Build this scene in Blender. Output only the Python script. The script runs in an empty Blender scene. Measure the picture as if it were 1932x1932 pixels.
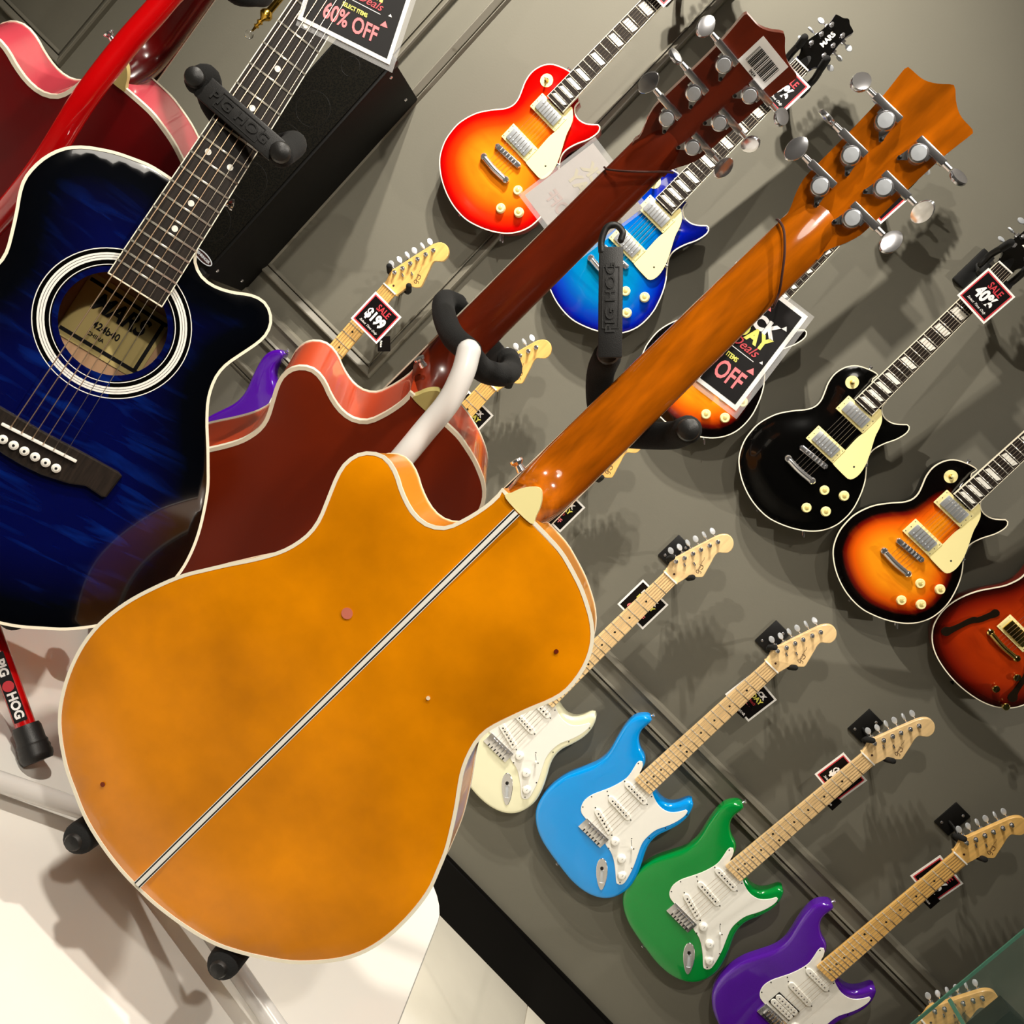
import bpy, bmesh, math, random
from mathutils import Vector, Matrix
from mathutils.geometry import delaunay_2d_cdt
random.seed(7)
H = 1.31          # camera height above the floor; all heights below are written relative to the camera
S = bpy.context.scene
C = S.collection
rad = math.radians

# ---------------------------------------------------------------- camera
def cam_axes(p, y, r):
    f = Vector((-math.sin(y)*math.cos(p), math.cos(y)*math.cos(p), -math.sin(p)))
    rt = Vector((math.cos(y), math.sin(y), 0)); d = f.cross(rt)
    return math.cos(r)*rt - math.sin(r)*d, math.sin(r)*rt + math.cos(r)*d, f
cr_, cd_, cf_ = cam_axes(rad(7.72), rad(1.71), rad(44.92))
cam = bpy.data.objects.new('camera', bpy.data.cameras.new('camera')); C.objects.link(cam)
m = Matrix.Identity(4)
for i in range(3):
    m[i][0] = cr_[i]; m[i][1] = -cd_[i]; m[i][2] = -cf_[i]
m[2][3] = H
cam.matrix_world = m
cam.data.sensor_width = 36; cam.data.lens = 36*1855/1932; cam.data.clip_start = .02
S.camera = cam

# ---------------------------------------------------------------- world, lights, exposure
S.view_settings.view_transform = 'Standard'; S.view_settings.look = 'None'
S.view_settings.gamma = 1; S.view_settings.use_curve_mapping = False
S.view_settings.exposure = 1.15
wd = bpy.data.worlds.new('world'); S.world = wd; wd.use_nodes = True
wd.node_tree.nodes['Background'].inputs[0].default_value = (.85, .82, .75, 1)
wd.node_tree.nodes['Background'].inputs[1].default_value = .07
def lamp(kind, loc, power, size=.1, target=None, col=(1, .93, .82), spot=None, blend=.6):
    l = bpy.data.lights.new('lamp', kind); o = bpy.data.objects.new('ceiling_and_fill_lamp', l); C.objects.link(o)
    o.location = (loc[0], loc[1], loc[2]+H); l.energy = power; l.color = col
    if kind == 'AREA': l.shape = 'DISK'; l.size = size
    else: l.shadow_soft_size = size
    if spot: l.spot_size = rad(spot); l.spot_blend = blend
    if target:
        d = Vector(target)-Vector(loc); o.rotation_euler = d.to_track_quat('-Z', 'Y').to_euler()
    return o
lamp('SPOT', (3.1, .95, 1.86), 105, .022, (.45, 2.6, .32), spot=56, blend=.9)
lamp('SPOT', (-1.5, 1.55, 1.86), 128, .03, (-.45, 2.6, .55), spot=80, blend=1)
lamp('SPOT', (-1.75, 1.35, 1.86), 128, .03, (-.8, 2.6, .5), spot=86, blend=1)
lamp('SPOT', (.25, .2, 1.86), 55, .04, (.0, 1.2, -.5), spot=80)
lamp('SPOT', (-1.3, -.1, 1.86), 90, .06, (-.5, 1.3, -.4), spot=80)
lamp('SPOT', (-.35, 2.1, 1.86), 40, .04, (-.25, 1.05, -.7), spot=60)  # added lamp, brightens the table top behind the guitars
lamp('AREA', (-.3, -1.7, 1.84), 8, 1.0, (-.2, 1.5, -.3))  # broad fill light, added to lift the overall shade
lamp('SPOT', (-.1, -1.3, 1.80), 46, .06, (-.1, .9, -.25), spot=34, blend=.5)  # fill added from the camera side to light the orange guitar's back

# ---------------------------------------------------------------- materials
def lin(c):
    return tuple(((v/255)/12.92 if v <= 10.3 else (((v/255)+.055)/1.055)**2.4) for v in c) + (1,)
def mat(name, col, rough=.5, metal=0, coat=0, bump=0, bscale=300, var=0, vscale=8, trans=0, ior=1.5, spec=.5, alpha=1, aniso=None):
    M = bpy.data.materials.new(name); M.use_nodes = True; nt = M.node_tree; b = nt.nodes['Principled BSDF']
    b.inputs['Base Color'].default_value = lin(col); b.inputs['Roughness'].default_value = rough
    b.inputs['Metallic'].default_value = metal; b.inputs['Coat Weight'].default_value = coat; b.inputs['Coat Roughness'].default_value = .03
    b.inputs['Transmission Weight'].default_value = trans; b.inputs['IOR'].default_value = ior
    b.inputs['Specular IOR Level'].default_value = spec; b.inputs['Alpha'].default_value = alpha
    if var:
        tc = nt.nodes.new('ShaderNodeTexCoord'); mp = nt.nodes.new('ShaderNodeMapping'); n = nt.nodes.new('ShaderNodeTexNoise')
        n.inputs['Scale'].default_value = vscale; n.inputs['Detail'].default_value = 5
        if aniso: mp.inputs['Scale'].default_value = aniso
        nt.links.new(tc.outputs['Object'], mp.inputs[0]); nt.links.new(mp.outputs[0], n.inputs[0])
        r = nt.nodes.new('ShaderNodeValToRGB'); r.color_ramp.elements[0].position = .3; r.color_ramp.elements[1].position = .7
        r.color_ramp.elements[0].color = lin(tuple(v*(1-var) for v in col)); r.color_ramp.elements[1].color = lin(tuple(min(255, v*(1+var)) for v in col))
        nt.links.new(n.outputs['Fac'], r.inputs[0]); nt.links.new(r.outputs[0], b.inputs['Base Color'])
    if bump:
        tc = nt.nodes.new('ShaderNodeTexCoord'); n = nt.nodes.new('ShaderNodeTexNoise'); n.inputs['Scale'].default_value = bscale
        bp = nt.nodes.new('ShaderNodeBump'); bp.inputs['Strength'].default_value = bump; bp.inputs['Distance'].default_value = .001
        nt.links.new(tc.outputs['Object'], n.inputs[0]); nt.links.new(n.outputs['Fac'], bp.inputs['Height']); nt.links.new(bp.outputs[0], b.inputs['Normal'])
    return M
def burst(name, stops, flame=0, fcol=None, fscale=(6, 60, 6), rough=.12, rotz=0, thr=(.5, .75)):
    """finish whose real stain colour runs from the rim of the body to its centre (attribute 'edge', metres)"""
    M = bpy.data.materials.new(name); M.use_nodes = True; nt = M.node_tree; b = nt.nodes['Principled BSDF']
    b.inputs['Roughness'].default_value = rough; b.inputs['Coat Weight'].default_value = .6; b.inputs['Coat Roughness'].default_value = .02
    a = nt.nodes.new('ShaderNodeAttribute'); a.attribute_name = 'edge'
    mu = nt.nodes.new('ShaderNodeMath'); mu.operation = 'MULTIPLY'; mu.inputs[1].default_value = 8
    r = nt.nodes.new('ShaderNodeValToRGB'); cr = r.color_ramp
    while len(cr.elements) < len(stops): cr.elements.new(.5)
    for e, (p, c) in zip(cr.elements, stops): e.position = p*8; e.color = lin(c)
    nt.links.new(a.outputs['Fac'], mu.inputs[0]); nt.links.new(mu.outputs[0], r.inputs[0])
    out = r.outputs[0]
    if flame:
        tc = nt.nodes.new('ShaderNodeTexCoord'); mp = nt.nodes.new('ShaderNodeMapping'); mp.inputs['Scale'].default_value = fscale; mp.inputs['Rotation'].default_value = (0, 0, rotz)
        n = nt.nodes.new('ShaderNodeTexNoise'); n.inputs['Scale'].default_value = 1; n.inputs['Detail'].default_value = 3; n.inputs['Distortion'].default_value = .6
        nt.links.new(tc.outputs['Object'], mp.inputs[0]); nt.links.new(mp.outputs[0], n.inputs[0])
        r2 = nt.nodes.new('ShaderNodeValToRGB'); r2.color_ramp.elements[0].position = thr[0]; r2.color_ramp.elements[1].position = thr[1]
        nt.links.new(n.outputs['Fac'], r2.inputs[0])
        r3 = nt.nodes.new('ShaderNodeMapRange'); r3.inputs['From Min'].default_value = stops[1][0]*.8; r3.inputs['From Max'].default_value = stops[-1][0]
        nt.links.new(a.outputs['Fac'], r3.inputs[0])
        m2 = nt.nodes.new('ShaderNodeMath'); m2.operation = 'MULTIPLY'; nt.links.new(r2.outputs[0], m2.inputs[0]); nt.links.new(r3.outputs[0], m2.inputs[1])
        m3 = nt.nodes.new('ShaderNodeMath'); m3.operation = 'MULTIPLY'; nt.links.new(m2.outputs[0], m3.inputs[0]); m3.inputs[1].default_value = flame
        mx = nt.nodes.new('ShaderNodeMix'); mx.data_type = 'RGBA'; nt.links.new(m3.outputs[0], mx.inputs['Factor']); nt.links.new(out, mx.inputs[6]); mx.inputs[7].default_value = lin(fcol)
        out = mx.outputs[2]
    nt.links.new(out, b.inputs['Base Color'])
    return M
chrome = mat('chrome', (232, 232, 236), .16, .92); satin = mat('satin_nickel', (205, 210, 216), .4, .35); gold = mat('gold_plate', (235, 205, 120), .15, 1); brass = mat('brass', (215, 170, 70), .18, 1)
cream = mat('cream_plastic', (253, 240, 172), .35); binding = mat('binding_plastic', (255, 246, 222), .3, coat=.3); white = mat('white_plastic', (250, 248, 240), .3, coat=.3)
pearl = mat('pearl_inlay', (245, 240, 230), .25, var=.06, vscale=60)
black = mat('black_plastic', (6, 6, 6), .4); blackgloss = mat('black_gloss', (4, 4, 4), .08, coat=.5)
rubber = mat('black_rubber', (27, 26, 25), .45, bump=.15, bscale=900); foam = mat('black_foam', (11, 11, 10), .95, bump=.5, bscale=700)
maple = mat('maple', (240, 205, 150), .3, var=.05, vscale=14, aniso=(9, 1, 9), coat=.4); maple_amber = mat('amber_maple', (236, 188, 110), .25, var=.06, vscale=14, aniso=(9, 1, 9), coat=.5)
rosewood = mat('rosewood', (34, 27, 22), .5, spec=.2, var=.25, vscale=30, aniso=(12, 1, 12)); steel = mat('string_steel', (220, 205, 185), .28, 1); fretm = mat('fret_wire', (235, 230, 215), .3, .6)
blackpaint = mat('black_metal', (6, 6, 6), .45); cardw = mat('card_white', (250, 248, 244), .4); cardk = mat('print_black', (9, 5, 5), .45, spec=.2)
pred = mat('print_red', (205, 60, 70), .4); ppink = mat('print_pink', (255, 130, 135), .4); pwhite = mat('print_white', (255, 252, 250), .4); pyel = mat('print_yellow', (245, 240, 110), .4)
cordm = mat('brown_cord', (60, 22, 10), .7); sleeve = mat('clear_sleeve', (255, 255, 255), .06, alpha=.16)

# ---------------------------------------------------------------- object helpers
def tag(o, label=None, cat=None, group=None, kind=None):
    if label: o['label'] = label
    if cat: o['category'] = cat
    if group: o['group'] = group
    if kind: o['kind'] = kind
    return o
def link(name, data, material=None, parent=None):
    o = bpy.data.objects.new(name, data); C.objects.link(o)
    if material is not None and not data.materials: data.materials.append(material)
    if parent: o.parent = parent
    return o
def thing(name, mw, label, cat, group=None):
    o = bpy.data.objects.new(name, None); C.objects.link(o); o.empty_display_size = .05; o.matrix_world = mw
    return tag(o, label, cat, group)
def done(bm, smooth=True, ang=40, name='mesh'):
    bmesh.ops.recalc_face_normals(bm, faces=bm.faces)
    me = bpy.data.meshes.new(name); bm.to_mesh(me); bm.free()
    if smooth:
        me.polygons.foreach_set('use_smooth', [True]*len(me.polygons))
        try: me.set_sharp_from_angle(angle=rad(ang))
        except Exception: pass
    return me
def box_bm(bm, c, s, rot=None, bevel=0):
    r = bmesh.ops.create_cube(bm, size=1); vs = r['verts']
    bmesh.ops.scale(bm, vec=s, verts=vs)
    if bevel:
        es = list({e for v in vs for e in v.link_edges})
        rb = bmesh.ops.bevel(bm, geom=es, offset=bevel, segments=2, affect='EDGES', profile=.6)
        vs = list({v for f in rb['faces'] for v in f.verts} | {v for v in vs if v.is_valid})
    if rot: bmesh.ops.rotate(bm, cent=(0, 0, 0), matrix=rot, verts=vs)
    bmesh.ops.translate(bm, vec=c, verts=vs)
def box(c, s, bevel=0, rot=None):
    bm = bmesh.new(); box_bm(bm, c, s, rot, bevel); return done(bm, ang=35)
def cyl_bm(bm, a, b, r1, r2=None, n=14, cap=True):
    a, b = Vector(a), Vector(b); r2 = r1 if r2 is None else r2; d = (b-a); q = d.to_track_quat('Z', 'Y').to_matrix()
    ra = [bm.verts.new(a+q@Vector((r1*math.cos(t), r1*math.sin(t), 0))) for t in [2*math.pi*i/n for i in range(n)]]
    rb = [bm.verts.new(b+q@Vector((r2*math.cos(t), r2*math.sin(t), 0))) for t in [2*math.pi*i/n for i in range(n)]]
    for i in range(n): bm.faces.new((ra[i], ra[(i+1) % n], rb[(i+1) % n], rb[i]))
    if cap: bm.faces.new(ra[::-1]); bm.faces.new(rb)
def cyl(a, b, r1, r2=None, n=14):
    bm = bmesh.new(); cyl_bm(bm, a, b, r1, r2, n); return done(bm)
def lathe(prof, n=20, axis=None, at=(0, 0, 0)):
    """prof: (radius, height) list along +Z, then turned to axis"""
    bm = bmesh.new(); q = Vector(axis or (0, 0, 1)).to_track_quat('Z', 'Y').to_matrix(); rings = []
    for r, h in prof:
        rings.append([bm.verts.new(q@Vector((max(r, 1e-5)*math.cos(2*math.pi*i/n), max(r, 1e-5)*math.sin(2*math.pi*i/n), h))+Vector(at)) for i in range(n)])
    for A, B in zip(rings, rings[1:]):
        for i in range(n): bm.faces.new((A[i], A[(i+1) % n], B[(i+1) % n], B[i]))
    bm.faces.new(rings[0][::-1]); bm.faces.new(rings[-1]); return done(bm, ang=35)
def spline(pts, k=6):
    P = [Vector(p) for p in pts]; P = [2*P[0]-P[1]]+P+[2*P[-1]-P[-2]]; out = []
    for i in range(1, len(P)-2):
        for j in range(k):
            t = j/k; a, b, c, d = P[i-1], P[i], P[i+1], P[i+2]
            out.append(.5*((2*b)+(c-a)*t+(2*a-5*b+4*c-d)*t*t+(3*b-a-3*c+d)*t**3))
    out.append(P[-2]); return out
def tube(pts, r, n=12, k=6, round_end=True, ry=None):
    P = spline(pts, k) if k > 1 else [Vector(p) for p in pts]
    bm = bmesh.new(); rings = []; up = None
    R = [r]*len(P) if not callable(r) else [r(i/(len(P)-1)) for i in range(len(P))]
    seq = [(P[i], R[i], i) for i in range(len(P))]
    if round_end:
        d0 = (P[0]-P[1]).normalized(); d1 = (P[-1]-P[-2]).normalized()
        pre = [(P[0]+d0*R[0]*math.sin(a), R[0]*math.cos(a), 0) for a in (1.5, 1.1, .6, .25)]
        post = [(P[-1]+d1*R[-1]*math.sin(a), R[-1]*math.cos(a), len(P)-1) for a in (.25, .6, 1.1, 1.5)]
        seq = pre+seq+post
    for p, rr, i in seq:
        t = (P[min(i+1, len(P)-1)]-P[max(i-1, 0)]).normalized()
        if up is None: up = t.orthogonal().normalized()
        up = (up-t*up.dot(t)).normalized(); s = t.cross(up)
        rings.append([bm.verts.new(p+up*rr*math.cos(2*math.pi*j/n)+s*rr*math.sin(2*math.pi*j/n)) for j in range(n)])
    for A, B in zip(rings, rings[1:]):
        for j in range(n): bm.faces.new((A[j], A[(j+1) % n], B[(j+1) % n], B[j]))
    bm.faces.new(rings[0][::-1]); bm.faces.new(rings[-1]); return done(bm)
def closed(pts, n=150):
    """smooth closed outline resampled to n points"""
    P = [Vector((x/1000, y/1000)) for x, y in pts]; out = []; N = len(P)
    for i in range(N):
        a, b, c, d = P[i-1], P[i], P[(i+1) % N], P[(i+2) % N]
        for j in range(4):
            t = j/4; out.append(.5*((2*b)+(c-a)*t+(2*a-5*b+4*c-d)*t*t+(3*b-a-3*c+d)*t**3))
    L = [0]
    for i in range(len(out)): L.append(L[-1]+(out[(i+1) % len(out)]-out[i]).length)
    res = []; k = 0
    for i in range(n):
        s = L[-1]*i/n
        while L[k+1] < s: k += 1
        t = (s-L[k])/max(1e-9, L[k+1]-L[k]); res.append(out[k].lerp(out[(k+1) % len(out)], t))
    ar = sum(res[i-1].x*res[i].y-res[i].x*res[i-1].y for i in range(n))
    return res if ar > 0 else res[::-1]
def poly(pts): 
    P = [Vector((x/1000, y/1000)) for x, y in pts]
    ar = sum(P[i-1].x*P[i].y-P[i].x*P[i-1].y for i in range(len(P)))
    return P if ar > 0 else P[::-1]
def inset(P, d):
    n = len(P); out = []
    for i in range(n):
        t = (P[(i+1) % n]-P[i-1]).normalized(); out.append(P[i]+Vector((-t.y, t.x))*d)
    return out
def dist_to(P, q):
    best = 9.
    n = len(P)
    for i in range(0, n, 1):
        a = P[i]; b = P[(i+1) % n]; ab = b-a; t = max(0, min(1, (q-a).dot(ab)/max(1e-12, ab.dot(ab)))); d = (q-a-ab*t).length_squared
        if d < best: best = d
    return math.sqrt(best)
def inside(P, q):
    c = False; n = len(P); j = n-1
    for i in range(n):
        if (P[i].y > q.y) != (P[j].y > q.y) and q.x < (P[j].x-P[i].x)*(q.y-P[i].y)/(P[j].y-P[i].y)+P[i].x: c = not c
        j = i
    return c
def cap_tri(P, step, hole=None, margin=.4):
    xs = [p.x for p in P]; ys = [p.y for p in P]; pts = list(P); D = {}
    y = min(ys); row = 0
    inner = []
    while y < max(ys):
        x = min(xs)+(step/2 if row % 2 else 0)
        while x < max(xs):
            q = Vector((x, y))
            if inside(P, q):
                d = dist_to(P, q)
                if d > step*margin and (not hole or dist_to(hole, q) > step*.3): inner.append((q, d))
            x += step
        y += step*.87; row += 1
    coords = pts+[q for q, d in inner]; n = len(P)
    edges = [(i, (i+1) % n) for i in range(n)]
    if hole:
        k = len(coords); coords += hole; edges += [(k+i, k+(i+1) % len(hole)) for i in range(len(hole))]
    v, e, f, *_ = delaunay_2d_cdt(coords, edges, [], 1, 1e-6)
    dd = [0 if i < n else dist_to(P, p) for i, p in enumerate(v)]
    F = []
    for t in f:
        c = (v[t[0]]+v[t[1]]+v[t[2]])/3
        if not inside(P, c): continue
        if hole and inside(hole, c): continue
        F.append(t)
    return v, dd, F
def solid(P, z0, z1, r=.0, arch=0, arch0=0, step=.02, hole=None, fall=.035, seg=3, front=True, back=True, rim=True, shoulder=None):
    """slab with the outline P, rounded rims (radius r), optional arched faces, attribute 'edge' = distance to the outline"""
    bm = bmesh.new(); lay = bm.verts.layers.float.new('edge'); n = len(P)
    rings = []
    def ring(Q, z, e=0):
        vs = [bm.verts.new((p.x, p.y, z)) for p in Q]
        for v in vs: v[lay] = e
        return vs
    if rim:
        for i in range(seg+1):
            a = math.pi/2*i/seg if r else 0
            rings.append((inset(P, r*(1-math.sin(a))), z0+r*(1-math.cos(a)), r*(1-math.sin(a))))
            if not r: break
        for i in range(seg+1):
            a = math.pi/2*(1-i/seg) if r else 0
            rings.append((inset(P, r*(1-math.sin(a))), z1-r*(1-math.cos(a)), r*(1-math.sin(a))))
            if not r: break
        R = [ring(*x) for x in rings]
        for A, B in zip(R, R[1:]):
            for i in range(n): bm.faces.new((A[i], A[(i+1) % n], B[(i+1) % n], B[i]))
    for on, z, ar, flip in ((front, z1, arch, 1), (back, z0, -arch0, -1)):
        if not on: continue
        Q = inset(P, r) if r else P
        v, dd, F = cap_tri(Q, step if ar else step*2.2, hole if flip == 1 else None)
        bv = []
        for i, p in enumerate(v):
            if rim and i < n: bv.append(R[-1][i] if flip == 1 else R[0][i]); continue
            h = ar*(1-math.exp(-(dd[i]/fall)**2)) if ar else 0
            q = bm.verts.new((p.x, p.y, z+h)); f = 1
            if shoulder:      # the dark stain fills the whole upper bout
                t = max(0, min(1, (shoulder-p.y)/.085)); f = .34+.66*t*t*(3-2*t)
            q[lay] = (dd[i]+r)*f; bv.append(q)
        for t in F:
            try: bm.faces.new([bv[k] for k in (t if flip == 1 else t[::-1])])
            except Exception: pass
    me = bpy.data.meshes.new('solid'); bmesh.ops.recalc_face_normals(bm, faces=bm.faces) if (front and back and rim and not hole) else None
    bm.to_mesh(me); bm.free()
    me.polygons.foreach_set('use_smooth', [True]*len(me.polygons)); me.set_sharp_from_angle(angle=rad(40))
    return me
def strip(P, z, w, h, out=.0008):
    """binding: closed rectangular strip running round the outline"""
    bm = bmesh.new(); n = len(P); a = inset(P, -out); b = inset(P, w)
    R = [[bm.verts.new((p.x, p.y, zz)) for p in Q] for Q, zz in ((a, z), (a, z+h), (b, z+h), (b, z))]
    for k in range(4):
        A, B = R[k], R[(k+1) % 4]
        for i in range(n): bm.faces.new((A[i], A[(i+1) % n], B[(i+1) % n], B[i]))
    return done(bm)
def flat(P, z0, z1, bevel=0):
    """simple extruded plate"""
    bm = bmesh.new(); Q = inset(P, bevel) if bevel else P; n = len(P)
    lv = [(P, z0)]
    if bevel: lv += [(P, z1-bevel)]
    lv += [(Q, z1)]
    R = [[bm.verts.new((p.x, p.y, z)) for p in q] for q, z in lv]
    for A, B in zip(R, R[1:]):
        for i in range(n): bm.faces.new((A[i], A[(i+1) % n], B[(i+1) % n], B[i]))
    bm.faces.new(R[0][::-1]); bm.faces.new(R[-1]); return done(bm, ang=30)
def lathe_z(prof, at, n=20): return lathe(prof, n, (0, 0, 1), at)
_tc = {}
def text(s, size, name, material, parent, loc, rot=None, bold=.0, sx=1, depth=.0003, center=True, shear=0):
    key = (s, size, bold, sx, depth, center, shear)
    if key not in _tc:
        cu = bpy.data.curves.new('t', 'FONT'); cu.body = s; cu.size = size; cu.extrude = depth; cu.offset = bold; cu.resolution_u = 3; cu.shear = shear
        if center: cu.align_x = 'CENTER'; cu.align_y = 'CENTER'
        o = bpy.data.objects.new('t', cu); C.objects.link(o); bpy.context.view_layer.update()
        me = bpy.data.meshes.new_from_object(o.evaluated_get(bpy.context.evaluated_depsgraph_get())); bpy.data.objects.remove(o)
        for v in me.vertices: v.co.x *= sx
        _tc[key] = me
    me = _tc[key].copy(); me.materials.clear()
    o = link(name, me, material, parent)
    o.matrix_local = Matrix.Translation(loc) @ (rot or Matrix.Identity(4))
    return o
def copy_tree(o, parent=None):
    c = o.copy(); C.objects.link(c); c.parent = parent
    for ch in list(o.children): copy_tree(ch, c)
    return c
def RX(a): return Matrix.Rotation(rad(a), 4, 'X')
def RY(a): return Matrix.Rotation(rad(a), 4, 'Y')
def RZ(a): return Matrix.Rotation(rad(a), 4, 'Z')
BF = Matrix(((1, 0, 0, 0), (0, 0, -1, 0), (0, 1, 0, 0), (0, 0, 0, 1)))     # instrument facing the viewer
BB = Matrix(((-1, 0, 0, 0), (0, 0, 1, 0), (0, 1, 0, 0), (0, 0, 0, 1)))     # instrument seen from behind
def pose(x, y, z, tilt, yaw, roll, base=BF):
    return Matrix.Translation((x, y, z+H)) @ RZ(yaw) @ base @ RX(tilt) @ RZ(roll)
def up_pose(x, y, z, rz=0): return Matrix.Translation((x, y, z+H)) @ RZ(rz)

# ---------------------------------------------------------------- room
WY = 2.65
def struct(name, me, m, parent=None):
    o = link(name, me, m, parent)
    if not parent: o['kind'] = 'structure'
    return o
wallm = mat('grey_wall_paint', (104, 101, 89), .75, bump=.12, bscale=250, var=.02, vscale=3)
trimm = mat('grey_trim_paint', (113, 109, 97), .5, bump=.05, bscale=200)
bright = mat('pale_wall_paint', (110, 104, 94), .8); ceilm = mat('ceiling_paint', (160, 156, 148), .85)
struct('wall_back', box((0, WY+.05, .3+H-.01), (9, .1, 3.2+.04)), wallm)
struct('wall_left', box((-4.05, -.2, .3+H-.01), (.1, 5.8, 3.24)), bright)
struct('wall_right', box((4.05, -.2, .3+H-.01), (.1, 5.8, 3.24)), wallm)
struct('wall_front', box((0, -3.05, .3+H-.01), (8.2, .1, 3.24)), bright)
struct('ceiling', box((0, -.2, 1.9+H+.05), (8.2, 5.9, .1)), ceilm)
fl = struct('floor', box((0, -.2, -.06), (8.2, 5.9, .1)), mat('tile_grout', (150, 144, 132), .8))
tm = mat('cream_marble_tile', (228, 222, 206), .16, var=.05, vscale=2.2, coat=.3)
tile = box((0, 0, -.005), (.597, .597, .01), .001)
for ix in range(-5, 6):
    for iy in range(-3, 5):
        t = link('tile', tile, tm, fl); t.location = (ix*.6+.03, iy*.6-.052, 0)
def moulding(x0, x1, z0, z1, prof):
    bm = bmesh.new(); R = []
    for d, h in prof:
        R.append([bm.verts.new((x, WY-h, z+H)) for x, z in ((x0+d, z0+d), (x1-d, z0+d), (x1-d, z1-d), (x0+d, z1-d))])
    for A, B in zip(R, R[1:]):
        for i in range(4): bm.faces.new((A[i], A[(i+1) % 4], B[(i+1) % 4], B[i]))
    return done(bm, ang=25)
PR = [(0, 0), (.001, .016), (.004, .021), (.007, .021), (.020, .009), (.0205, .003), (.0235, .003), (.024, .010), (.026, .010), (.032, .001), (.032, 0)]
k = 1
for x0, x1 in ((-3.1, -1.838), (-1.755, -1.138), (-1.060, -.613)):
    for z0, z1 in ((-.378, 1.62), (-1.10, -.595)):
        struct('trim_%d' % k, moulding(x0, x1, z0, z1, PR), trimm); k += 1
def rail(prof, name, m, x0=-4, x1=4):
    bm = bmesh.new(); A = [bm.verts.new((x0, WY-h, z+H)) for z, h in prof]; B = [bm.verts.new((x1, WY-h, z+H)) for z, h in prof]
    for i in range(len(prof)-1): bm.faces.new((A[i], B[i], B[i+1], A[i+1]))
    bm.faces.new(A); bm.faces.new(B[::-1]); return struct(name, done(bm, ang=25), m)
rail([(-.437, 0), (-.437, .012), (-.441, .022), (-.452, .024), (-.458, .014), (-.468, .010), (-.497, .010), (-.503, .016), (-.505, .008), (-.508, .008), (-.510, .018), (-.516, .018), (-.522, .006), (-.522, 0)], 'trim_%d' % k, trimm)
rail([(-1.175, 0), (-1.175, .006), (-1.178, .016), (-1.181, .018), (-1.308, .018), (-1.31, .018), (-1.31, 0)], 'baseboard_back', mat('black_baseboard_gloss', (4, 3, 3), .3, spec=.12))

# ---------------------------------------------------------------- white display table
TZ = -.70
def rrect(x0, x1, y0, y1, r, n=8):
    out = []
    for cx, cy, a0 in ((x1-r, y1-r, 0), (x0+r, y1-r, 90), (x0+r, y0+r, 180), (x1-r, y0+r, 270)):
        for i in range(n+1):
            a = rad(a0+90*i/n); out.append(Vector((cx+r*math.cos(a), cy+r*math.sin(a))))
    return out
tb = thing('display_table', up_pose(0, 0, -1.31), 'white glossy display table with rounded corners under the four acoustic guitars', 'table')
whitet = mat('white_laminate', (250, 247, 240), .22, bump=.02, bscale=60, coat=.2)
tt = link('table_top', flat(rrect(-1.6, .313, .66, 1.49, .10), TZ+H-.022, TZ+H, .003), whitet, tb)
for x, y in ((-1.45, .80), (.17, .80), (-1.45, 1.34), (.17, 1.34)):
    link('leg', lathe([(.022, 0), (.025, .01), (.03, .3), (.034, TZ+H-.022)], 16, None, (x, y, 0)), whitet, tb)

# ---------------------------------------------------------------- tuning machines
def oval(w, h, t, n=18):
    bm = bmesh.new(); R = []
    for f, z in ((.55, -t/2), (.93, -t*.38), (1, 0), (.93, t*.38), (.55, t/2)):
        R.append([bm.verts.new((w*f*math.cos(2*math.pi*i/n)*(1+.06*math.cos(4*math.pi*i/n)), h*f*math.sin(2*math.pi*i/n), z)) for i in range(n)])
    for A, B in zip(R, R[1:]):
        for i in range(n): bm.faces.new((A[i], A[(i+1) % n], B[(i+1) % n], B[i]))
    bm.faces.new(R[0][::-1]); bm.faces.new(R[-1]); return done(bm)
def die_cast_tuner(parent, x, y, side, zb, spin, zf):
    """back of a sealed machine head: round cover, worm bar, screw ear, shaft, oval button; front: bushing and post"""
    bm = bmesh.new()
    o = link('tuner', lathe_z([(.0088, 0), (.0088, -.006), (.0080, -.0085), (.0066, -.0092)][::-1], (x, y, zb)), chrome, parent)
    link('tuner_cap', lathe_z([(.0001, -.0101), (.0062, -.0098), (.0066, -.0090)], (x, y, zb)), satin, o)
    bm = bmesh.new(); box_bm(bm, (x+side*.006, y+.0085, zb-.004), (.030, .0068, .0072), bevel=.0012); box_bm(bm, (x+side*.002, y+.005, zb-.0035), (.016, .010, .0065), bevel=.001)
    link('gear_housing', done(bm, ang=35), chrome, o)
    ear = [Vector((x-side*.002, y-.008)), Vector((x-side*.0085, y-.002)), Vector((x-side*.0105, y-.0125)), Vector((x-side*.0085, y-.0138))]
    if side > 0: ear = ear[::-1]
    link('screw_ear', flat([p for p in ear], zb-.003, zb-.0002), chrome, o)
    link('screw', lathe_z([(.0001, -.0042), (.0017, -.0036), (.0019, -.0030)], (x-side*.0088, y-.011, zb), 10), blackpaint, o)
    link('shaft', cyl((x+side*.018, y+.0085, zb-.004), (x+side*.0285, y+.0085, zb-.004), .0028, .0024), chrome, o)
    b = link('button', oval(.0115, .0085, .0052), chrome, o)
    b.matrix_local = Matrix.Translation((x+side*.0375, y+.0085, zb-.004)) @ RX(spin) @ RZ(90)
    link('post', lathe_z([(.0048, 0), (.0048, .0015), (.003, .002), (.003, .009), (.0034, .0105), (.0001, .011)], (x, y, zf), 12), chrome, o)
    return o

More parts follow.
